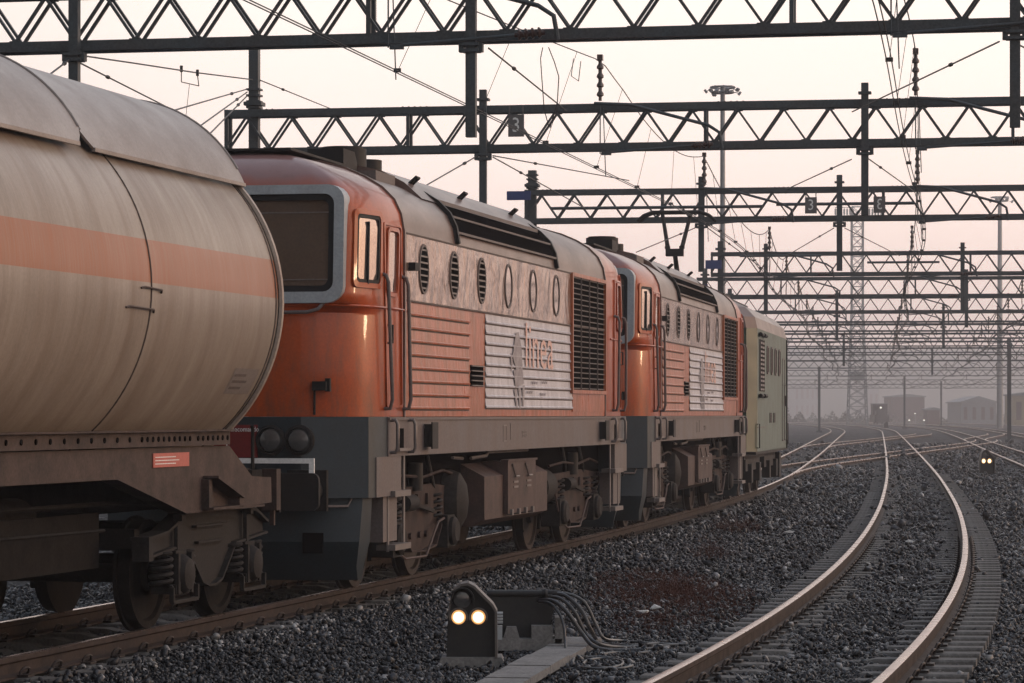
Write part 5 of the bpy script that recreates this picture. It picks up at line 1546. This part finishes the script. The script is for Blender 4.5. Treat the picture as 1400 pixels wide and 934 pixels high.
# ================================================================== floodlight masts, lattice tower
def mast(name, label, px, ptop, D, r0, r1, nl, ring_r):
    x = (px - 700) * D / 4000; h = 1.8 + (567 - ptop) * D / 4000 + .22
    root = empty(name, (x, D, -.22)); tag(root, label, "floodlight mast", "floodlight masts")
    mb = MB(); mb.cyl((0, 0, 0), (0, 0, h), r0, 14, r1); mb.build('pole', K['galv'], root)
    mb = MB(); mb.tube([(ring_r * math.cos(2 * math.pi * k / 20), ring_r * math.sin(2 * math.pi * k / 20), h - .1) for k in range(20)], .05 * ring_r + .02, 6, closed=True)
    mb.tube([(ring_r * .9 * math.cos(2 * math.pi * k / 20), ring_r * .9 * math.sin(2 * math.pi * k / 20), h - .1 - ring_r * .42) for k in range(20)], .05 * ring_r + .02, 6, closed=True)
    for k in range(4):
        a = math.pi * k / 4; mb.bar((-ring_r * math.cos(a), -ring_r * math.sin(a), h - .06), (ring_r * math.cos(a), ring_r * math.sin(a), h - .06), .05, .05)
        mb.bar((-ring_r * math.cos(a), -ring_r * math.sin(a), h - .1 - ring_r * .42), (ring_r * math.cos(a), ring_r * math.sin(a), h - .1 - ring_r * .42), .05, .05)
    mb.build('crown_ring', K['galv'], root)
    for k in range(nl):
        a = 2 * math.pi * k / nl + .1; rr = ring_r * (1.12 if k % 2 else 1.42)
        c = Vector((rr * math.cos(a), rr * math.sin(a), h - .12 - ring_r * (.25 + .2 * (k % 3 == 0)))); s_ = ring_r * .3
        mb = MB(); Mx = Matrix.Rotation(a, 3, 'Z') @ Matrix.Rotation(R(35), 3, 'Y')
        mb.box(c, (s_ * .6, s_ * 1.1, s_), Mx); mb.bar(c, (ring_r * math.cos(a), ring_r * math.sin(a), c.z + .05), .04, .04)
        mb.build('floodlight', K['galv'], root, 0)
    return root


mast('floodlight_mast', "tall floodlight mast with a crown of lamps rising behind the locomotives", 988, 117, 150, .16, .12, 9, .62)
mast('floodlight_mast', "thin hazy floodlight mast at the right edge with small lamp crown", 1367, 269, 430, .5, .28, 6, 1.3)


def lattice_tower():
    D = 500; x = (1172 - 700) * D / 4000; h = 1.8 + (567 - 281) * D / 4000
    root = empty('lattice_tower', (x, D, -.22)); tag(root, "tall hazy lattice tower with two aerial platforms in the distance", "lattice tower")
    mb = MB(); n = 22
    W = lambda z: 1.65 - .7 * min(1, z / (h * .55)) if z < h * .55 else .95
    cor = lambda z: [Vector((sx * W(z), sy * W(z), z)) for sx, sy in ((-1, -1), (1, -1), (1, 1), (-1, 1))]
    for k in range(n):
        z0, z1 = h * k / n, h * (k + 1) / n; A, B = cor(z0), cor(z1)
        for j in range(4):
            i2 = (j + 1) % 4
            mb.bar(A[j], B[j], .18, .18, (0, 1, 0)); mb.bar(A[j], B[i2], .10, .10, (0, 1, 0)); mb.bar(A[i2], B[j], .10, .10, (0, 1, 0)); mb.bar(B[j], B[i2], .10, .10)
    mb.build('lattice', K['galv'], root, 0)
    for sx in (-1, 1):
        mb = MB(); z = h - 1.6; cx = sx * 2.4
        mb.bb(cx - 1.6, cx + 1.6, -1.5, 1.5, z - .8, z - .5)
        for k in range(7):
            xx = cx - 1.5 + .5 * k; mb.bar((xx, -1.5, z - .5), (xx, -1.5, z + 1.4), .09, .09, (0, 1, 0))
            mb.box((xx, -1.55, z + .6), (.3, .12, 1.0))
        mb.bb(cx - 1.6, cx + 1.6, -1.55, -1.45, z + 1.3, z + 1.4); mb.build('platform', K['galv'], root, 0)
    mb = MB(); mb.bb(-1.2, 1.2, -1.2, 1.2, h * .21, h * .25); mb.build('equipment_cabin', K['greyb'], root, 0)


lattice_tower()

# ================================================================== dwarf signals
def dwarf_signal():
    root = empty('dwarf_signal', (0, 0, 0))
    fn = lambda u, v, d: (u, d, v)
    mb = MB()
    poly = [(-.205, .02), (.205, .02), (.195, .40), (.165, .455), (.02, .60), (-.03, .625), (-.09, .615), (-.14, .575), (-.165, .50), (-.19, .36)]
    mb.prism(poly, fn, -.0, .24)
    mb.build('case', K['signal'], root, 25)
    mb = MB()
    top = poly[2:]
    for a, b in zip([(.198, .03)] + top[:5], top[:6]):
        mb.bar(fn(*a, .10), fn(*b, .10), .34, .02)
    for a, b in zip(top[3:], top[4:]): mb.bar(fn(*a, .09), fn(*b, .09), .28, .014)
    mb.build('hood', K['hood_edge'], root, 20)
    for (x, z, r, lit) in ((-.106, .355, .056, 1), (.053, .355, .056, 1), (-.075, .50, .075, 0)):
        mb = MB(); n = 20
        arc = [(x + (r + .02) * math.cos(R(-20 + 220 * k / n)), z + (r + .02) * math.sin(R(-20 + 220 * k / n))) for k in range(n + 1)]
        v0 = [mb.vert((u, -.001, v)) for u, v in arc]; v1 = [mb.vert((u, -.10, v + .004)) for u, v in arc]
        arc2 = [(x + (r + .010) * math.cos(R(-20 + 220 * k / n)), z + (r + .010) * math.sin(R(-20 + 220 * k / n))) for k in range(n + 1)]
        w0 = [mb.vert((u, -.001, v)) for u, v in arc2]; w1 = [mb.vert((u, -.10, v + .004)) for u, v in arc2]
        for k in range(n):
            mb.face((v0[k], v0[k + 1], v1[k + 1], v1[k])); mb.face((w0[k], w1[k], w1[k + 1], w0[k + 1])); mb.face((v1[k], v1[k + 1], w1[k + 1], w1[k]))
        vz = mb.build('visor', K['hood_edge'] if lit else K['signal'], root)
        if lit:
            mb = MB(); mb.lathe([(0, r * 1.04), (.010, r * 1.02), (.016, r * .80)], (x, -.002, z), (0, -1, 0), 24, caps=False); mb.build('lens_rim', K['lamp_rim'], root)
            r = r * .82
        mb = MB(); mb.lathe([(0.004, r), (.016, r * .97), (.024, r * .6), (.026, .004)], (x, -.002, z), (0, -1, 0), 24); mb.build('lamp', K['lamp_on'] if lit else K['lens'], root)
    mb = MB()
    for k in range(4): mb.bb(.205, .25, .05, .12, .30 + .025 * k, .315 + .025 * k)
    mb.bb(.206, .245, .05, .14, .17, .28); mb.build('hinge', K['winframe'], root, 0)
    mb = MB(); mb.prism([(-.25, -.08), (.25, -.08), (.26, .0), (.24, .035), (-.24, .035), (-.26, .0)], fn, -.06, .32); mb.build('concrete_base', K['concrete'], root, 0)
    return root


S1 = dwarf_signal(); S1.location = P(645, 907, 23.55); S1.location.z = -.185
tag(S1, "black dwarf signal with two lit white lamps in the foreground between the tracks", "dwarf signal", "dwarf signals")
S2 = copy_tree(S1); S2.location = ((1350 - 700) * 96 / 4000, 96, -.2); S2.scale = (1.2, 1.2, 1.35)
tag(S2, "dwarf signal with two tiny lit lamps farther off at the right", "dwarf signal", "dwarf signals")
S3 = copy_tree(S1); S3.location = ((1211 - 700) * 420 / 4000, 420, -.2); S3.scale = (1.6, 1.6, 1.6); S3.rotation_euler = (0, 0, R(180))
tag(S3, "tiny dark dwarf signal seen from behind where the far rails curve away", "dwarf signal", "dwarf signals")

# ------------------------------------------------------------------ junction box with hoses, trough
def junction():
    root = empty('junction_box', (0, 0, 0)); root.location = (.085, 25.0, -.2)
    tag(root, "black trackside junction box on concrete feet beside the lit dwarf signal", "junction box")
    mb = MB()
    mb.prism([(-.27, .08), (.23, .08), (.26, .30), (.26, .46), (-.27, .46)], lambda u, v, d: (u, d, v), -.06, .22)
    mb.build('case', K['signal'], root, 0)
    mb = MB(); mb.cyl((-.30, -.05, .475), (.20, -.06, .475), .03, 12); mb.cyl((-.30, .08, .47), (.30, .06, .47), .03, 12); mb.lathe([(0, .036), (.03, .045), (.05, .036)], (.17, -.06, .475), (1, 0, 0), 12); mb.build('pipe', K['signal'], root)
    mb = MB()
    mb.prism([(-.34, 0), (.32, 0), (.34, .10), (-.34, .10)], lambda u, v, d: (u, d, v), -.22, .26)
    mb.prism([(-.16, .10), (-.02, .10), (-.05, .20), (-.13, .20)], lambda u, v, d: (u, d, v), -.20, -.09)
    mb.bb(.08, .26, -.2, -.07, .10, .21); mb.bb(.28, .36, -.22, .1, .0, .28)
    mb.build('concrete_foot', K['concrete'], root, 0)


junction()


def hose(label, pts, r=.017):
    # smooth the given points
    q = [Vector(p) for p in pts]; out_ = []
    for k in range(len(q) - 1):
        p0 = q[max(k - 1, 0)]; p1 = q[k]; p2 = q[k + 1]; p3 = q[min(k + 2, len(q) - 1)]
        for t in np.linspace(0, 1, 9)[:-1]:
            out_.append(.5 * ((2 * p1) + (p2 - p0) * t + (2 * p0 - 5 * p1 + 4 * p2 - p3) * t * t + (3 * p1 - p0 - 3 * p2 + p3) * t ** 3))
    out_.append(q[-1])
    mb = MB(); mb.tube(out_, r, 8); o = mb.build('cable_hose', K['cable'])
    tag(o, label, "cable hose", "black hoses from the junction box")


def G_(px, py):      # ground point
    D = 4000 * 1.99 / (py - 567); return Vector(((px - 700) * D / 4000, D, -.185))


hose("black hose dropping straight down beside the box onto the pale trough lid", [P(737, 823, 24.9), P(752, 825, 24.8), P(765, 840, 24.7), P(771, 858, 24.6), P(773, 880, 24.5), G_(777, 897), G_(795, 902)], .012)
hose("black hose arching from the box over the trough, first beside the straight one", [P(735, 821, 24.95), P(757, 822, 24.8), P(776, 838, 24.7), P(795, 865, 24.7), P(812, 884, 24.6), G_(840, 890), G_(880, 889), G_(915, 886)], .018)
hose("black hose in the middle of the arching bundle from the box", [P(745, 818, 25.0), P(765, 818, 24.9), P(785, 836, 24.8), P(800, 865, 24.8), P(818, 880, 24.7), G_(850, 886), G_(900, 884), G_(935, 882)], .016)
hose("black hose arching highest in the bundle beside the dwarf signal", [P(750, 814, 25.1), P(772, 814, 25.0), P(795, 835, 24.9), P(808, 862, 24.9), G_(822, 880), G_(860, 884), G_(900, 881)], .018)
hose("black hose farthest right in the arching bundle, ending beside the dead weeds", [P(755, 811, 25.2), P(780, 813, 25.2), P(800, 825, 25.2), P(815, 855, 25.2), P(826, 873, 25.2), G_(850, 877), G_(885, 880), G_(938, 883)], .014)
hose("grey topped hose lying flat on the ballast in front of the bundle", [G_(822, 896), G_(845, 893), G_(870, 894), G_(905, 891), G_(928, 891)], .014)
hose("black hose coiled in a flat loop on the ballast at the end of the trough", [G_(785, 901), G_(784, 908), G_(800, 914), G_(830, 914.5), G_(850, 910), G_(848, 904), G_(825, 901), G_(803, 904), G_(797, 909)], .012)
hose("second loose coil end on the ballast right of the flat hose loop", [G_(808, 911), G_(840, 915), G_(862, 912), G_(866, 906), G_(850, 902), G_(820, 899), G_(790, 900)], .011)

root = empty('cable_trough', (0, 21.8, -.2), -math.atan(.165)); tag(root, "pale concrete cable trough lids running diagonally past the junction box", "cable trough")
for k in range(8):
    mb = MB(); y0 = -4.2 + k * 1.0
    mb.bb(-.17, .17, y0 + .006, y0 + .992, .0, .055 + .006 * (k % 3)); mb.build('trough_lid', K['concrete'], root, 0)

# ------------------------------------------------------------------ puddles, litter, dead weeds
wat = bpy.data.materials.new('puddle_water'); wat.use_nodes = True
bs = wat.node_tree.nodes["Principled BSDF"]; bs.inputs["Base Color"].default_value = (.03, .032, .035, 1); bs.inputs["Roughness"].default_value = .12
nz = wat.node_tree.nodes.new("ShaderNodeTexNoise"); nz.inputs["Scale"].default_value = 3
bpn = wat.node_tree.nodes.new("ShaderNodeBump"); bpn.inputs["Strength"].default_value = .06
wat.node_tree.links.new(nz.outputs[0], bpn.inputs["Height"]); wat.node_tree.links.new(bpn.outputs[0], bs.inputs["Normal"])


def puddle(px, py, w, l, label):
    D = 4000 * 2.0 / (py - 567); x = (px - 700) * D / 4000
    mb = MB(); n = 40
    pts = []
    for k in range(n):
        a = 2 * math.pi * k / n; f = 1 + .14 * math.sin(3 * a + px) + .1 * math.sin(5 * a + py) + .06 * math.sin(9 * a)
        pts.append((math.cos(a) * w / 2 * f, math.sin(a) * l / 2 * f))
    mb.prism(pts, lambda u, v, d: (u, v, d), -.06, .012)
    o = mb.build('puddle', wat, None, 0, loc=(x, D, -.195)); tag(o, label, "puddle", "puddles between the tracks", kind="structure")


puddle(1150, 641.5, 2.6, 12, "long pale puddle nearest the empty track, just beyond the train")
puddle(1140, 622.5, 2.3, 7, "narrow puddle between the first and second crossover rails")
puddle(1175, 608, 3.0, 14, "pale puddle farther back left of the empty track")
puddle(1310, 620, 3.6, 13, "puddle right of the empty track beside the far dwarf signal")
puddle(1272, 608, 3.0, 10, "pale puddle farther back right of the empty track")


def litter(px, py, s_, label):
    p = G_(px, py); mb = MB()
    bm = bmesh.new()
    for j in range(10): bm.verts.new((random.gauss(0, 1) * s_, random.gauss(0, .5) * s_, random.gauss(0, .35) * s_))
    bmesh.ops.convex_hull(bm, input=bm.verts); bmesh.ops.delete(bm, geom=[v for v in bm.verts if not v.link_faces], context='VERTS')
    me = bpy.data.meshes.new('x'); bm.to_mesh(me); bm.free()
    mb.merge_mesh(me, Matrix.Identity(4)); o = mb.build('litter', K['paper'], None, 0, loc=p + Vector((0, 0, .04))); tag(o, label, "litter", "scraps of pale litter on the ballast")


litter(898, 836, .04, "crumpled pale scrap lying in the dead reddish weeds")
litter(885, 842, .03, "smaller pale scrap just left of the crumpled one in the weeds")
litter(1246, 745, .045, "white scrap lying between the rails of the empty track")
litter(1080, 731, .045, "tiny pale scrap on the ballast left of the empty track")


def weeds(name, label, cx, cy, rx, ry, n, hmax):
    mb = MB()
    for k in range(n):
        a = random.uniform(0, 2 * math.pi); r = random.random() ** .6
        x = cx + math.cos(a) * r * rx; y = cy + math.sin(a) * r * ry
        z = float(ground_z(np.array(x), np.array(y)))
        h = hmax * random.uniform(.3, 1) * (1.1 - r * .6); b = Vector((x, y, z))
        d = Vector((random.gauss(0, .6), random.gauss(0, .6), 1)).normalized()
        t1 = b + d * h * .6; t2 = t1 + (d + Vector((random.gauss(0, .5), random.gauss(0, .5), -.1))).normalized() * h * .4
        mb.tube([b, t1, t2], [.003, .002, .0012], 3, caps=False)
        for j in range(2):
            q = b + (t1 - b) * random.uniform(.4, 1); e = q + Vector((random.gauss(0, 1), random.gauss(0, 1), random.uniform(.1, 1))).normalized() * h * .3
            mb.tube([q, e], [.002, .0012], 3, caps=False)
            s2 = .010; dd = Vector((random.gauss(0, 1), random.gauss(0, 1), random.gauss(0, 1))).normalized() * s2; d2 = dd.cross(Vector((.3, .2, 1))).normalized() * s2 * .6
            mb.quadpts([e - dd, e + d2, e + dd, e - d2])
    o = mb.build(name, K['twig'], None, 0); tag(o, label, "dead weeds", "patches of dead weeds on the ballast", kind="stuff")


weeds('dead_weeds', "reddish brown patch of dead weeds between the two tracks", 1.75, 32.5, .95, 4.6, 4800, .15)
weeds('dead_weeds', "thin dry weeds beside the junction box hoses", 1.35, 28.0, .5, 1.5, 500, .12)
weeds('dead_weeds', "tall dry dark stalks on the ballast in front of the second locomotive", 2.75, 40.5, .22, .8, 60, .62)
weeds('dead_weeds', "dry twigs standing by the rail under the second orange locomotive", 3.9, 50.5, .5, 1.2, 140, .5)

# ------------------------------------------------------------------ far yard clutter
def far_shunter():
    D = 560; x = (1206 - 700) * D / 4000
    root = empty('shunting_locomotive', (x, D, -.2)); tag(root, "tiny dark shunting locomotive with a lit headlight in front of the brown shed", "locomotive")
    mb = MB(); mb.bb(-1.4, 1.4, 0, 8, .6, 2.0); mb.bb(-1.0, 1.0, .3, 3, 2.0, 2.7); mb.bb(-1.4, 1.4, 3, 6, 2.0, 4.0); mb.build('body', K['black'], root, 0)
    mb = MB(); mb.bb(-1.5, 1.5, 2.8, 6.2, 4.0, 4.15); mb.build('roof', K['greyb'], root, 0)
    mb = MB(); mb.cyl((.1, 2.98, 3.35), (.1, 2.9, 3.35), .17, 12); mb.build('headlight', K['far_lamp'], root)
    for sx in (-1, 1):
        mb = MB(); mb.bb(sx * .75 - .35, sx * .75 + .35, 2.95, 3.0, 3.0, 3.7); mb.build('window', K['void'], root, 0)
    for y in (1.5, 6.5): wheelset(root, y, .5)


far_shunter()
def lamp_post(px, py, D, label):
    x = (px - 700) * D / 4000; h = 1.8 + (567 - py) * D / 4000 + .2
    root = empty('yard_lamp', (x, D, -.2)); tag(root, label, "yard lamp", "lit lamps at the far edge of the yard")
    mb = MB(); mb.cyl((0, 0, 0), (0, 0, h), .09, 8); mb.build('post', K['galv'], root)
    mb = MB(); mb.lathe([(0, .06), (.05, .13), (.15, .15), (.22, .06)], (0, -.1, h - .2), (0, 0, 1), 12); mb.build('lamp', K['far_lamp'], root)


lamp_post(1251, 565, 640, "lit white yard lamp low in front of the brown brick shed")
lamp_post(1243, 574, 520, "small lit lamp left of the white yard lamp, nearer the rails")
lamp_post(1263, 574, 520, "small lit lamp right of the white yard lamp, nearer the rails")

# ------------------------------------------------------------------ haze
hz = bpy.data.materials.new('haze'); hz.use_nodes = True
ht = hz.node_tree
for n in list(ht.nodes): ht.nodes.remove(n)
ho = ht.nodes.new("ShaderNodeOutputMaterial"); hv = ht.nodes.new("ShaderNodeVolumePrincipled")
hv.inputs["Color"].default_value = (.97, .93, .95, 1)
hv.inputs["Density"].default_value = .00075
hv.inputs["Anisotropy"].default_value = .55
ht.links.new(hv.outputs[0], ho.inputs["Volume"])
mb = MB(); mb.bb(-2600, 2600, -200, 3300, -3.5, 52)
o = mb.build('haze', hz, None, 0); tag(o, "thin evening haze over the yard", "haze", kind="stuff")
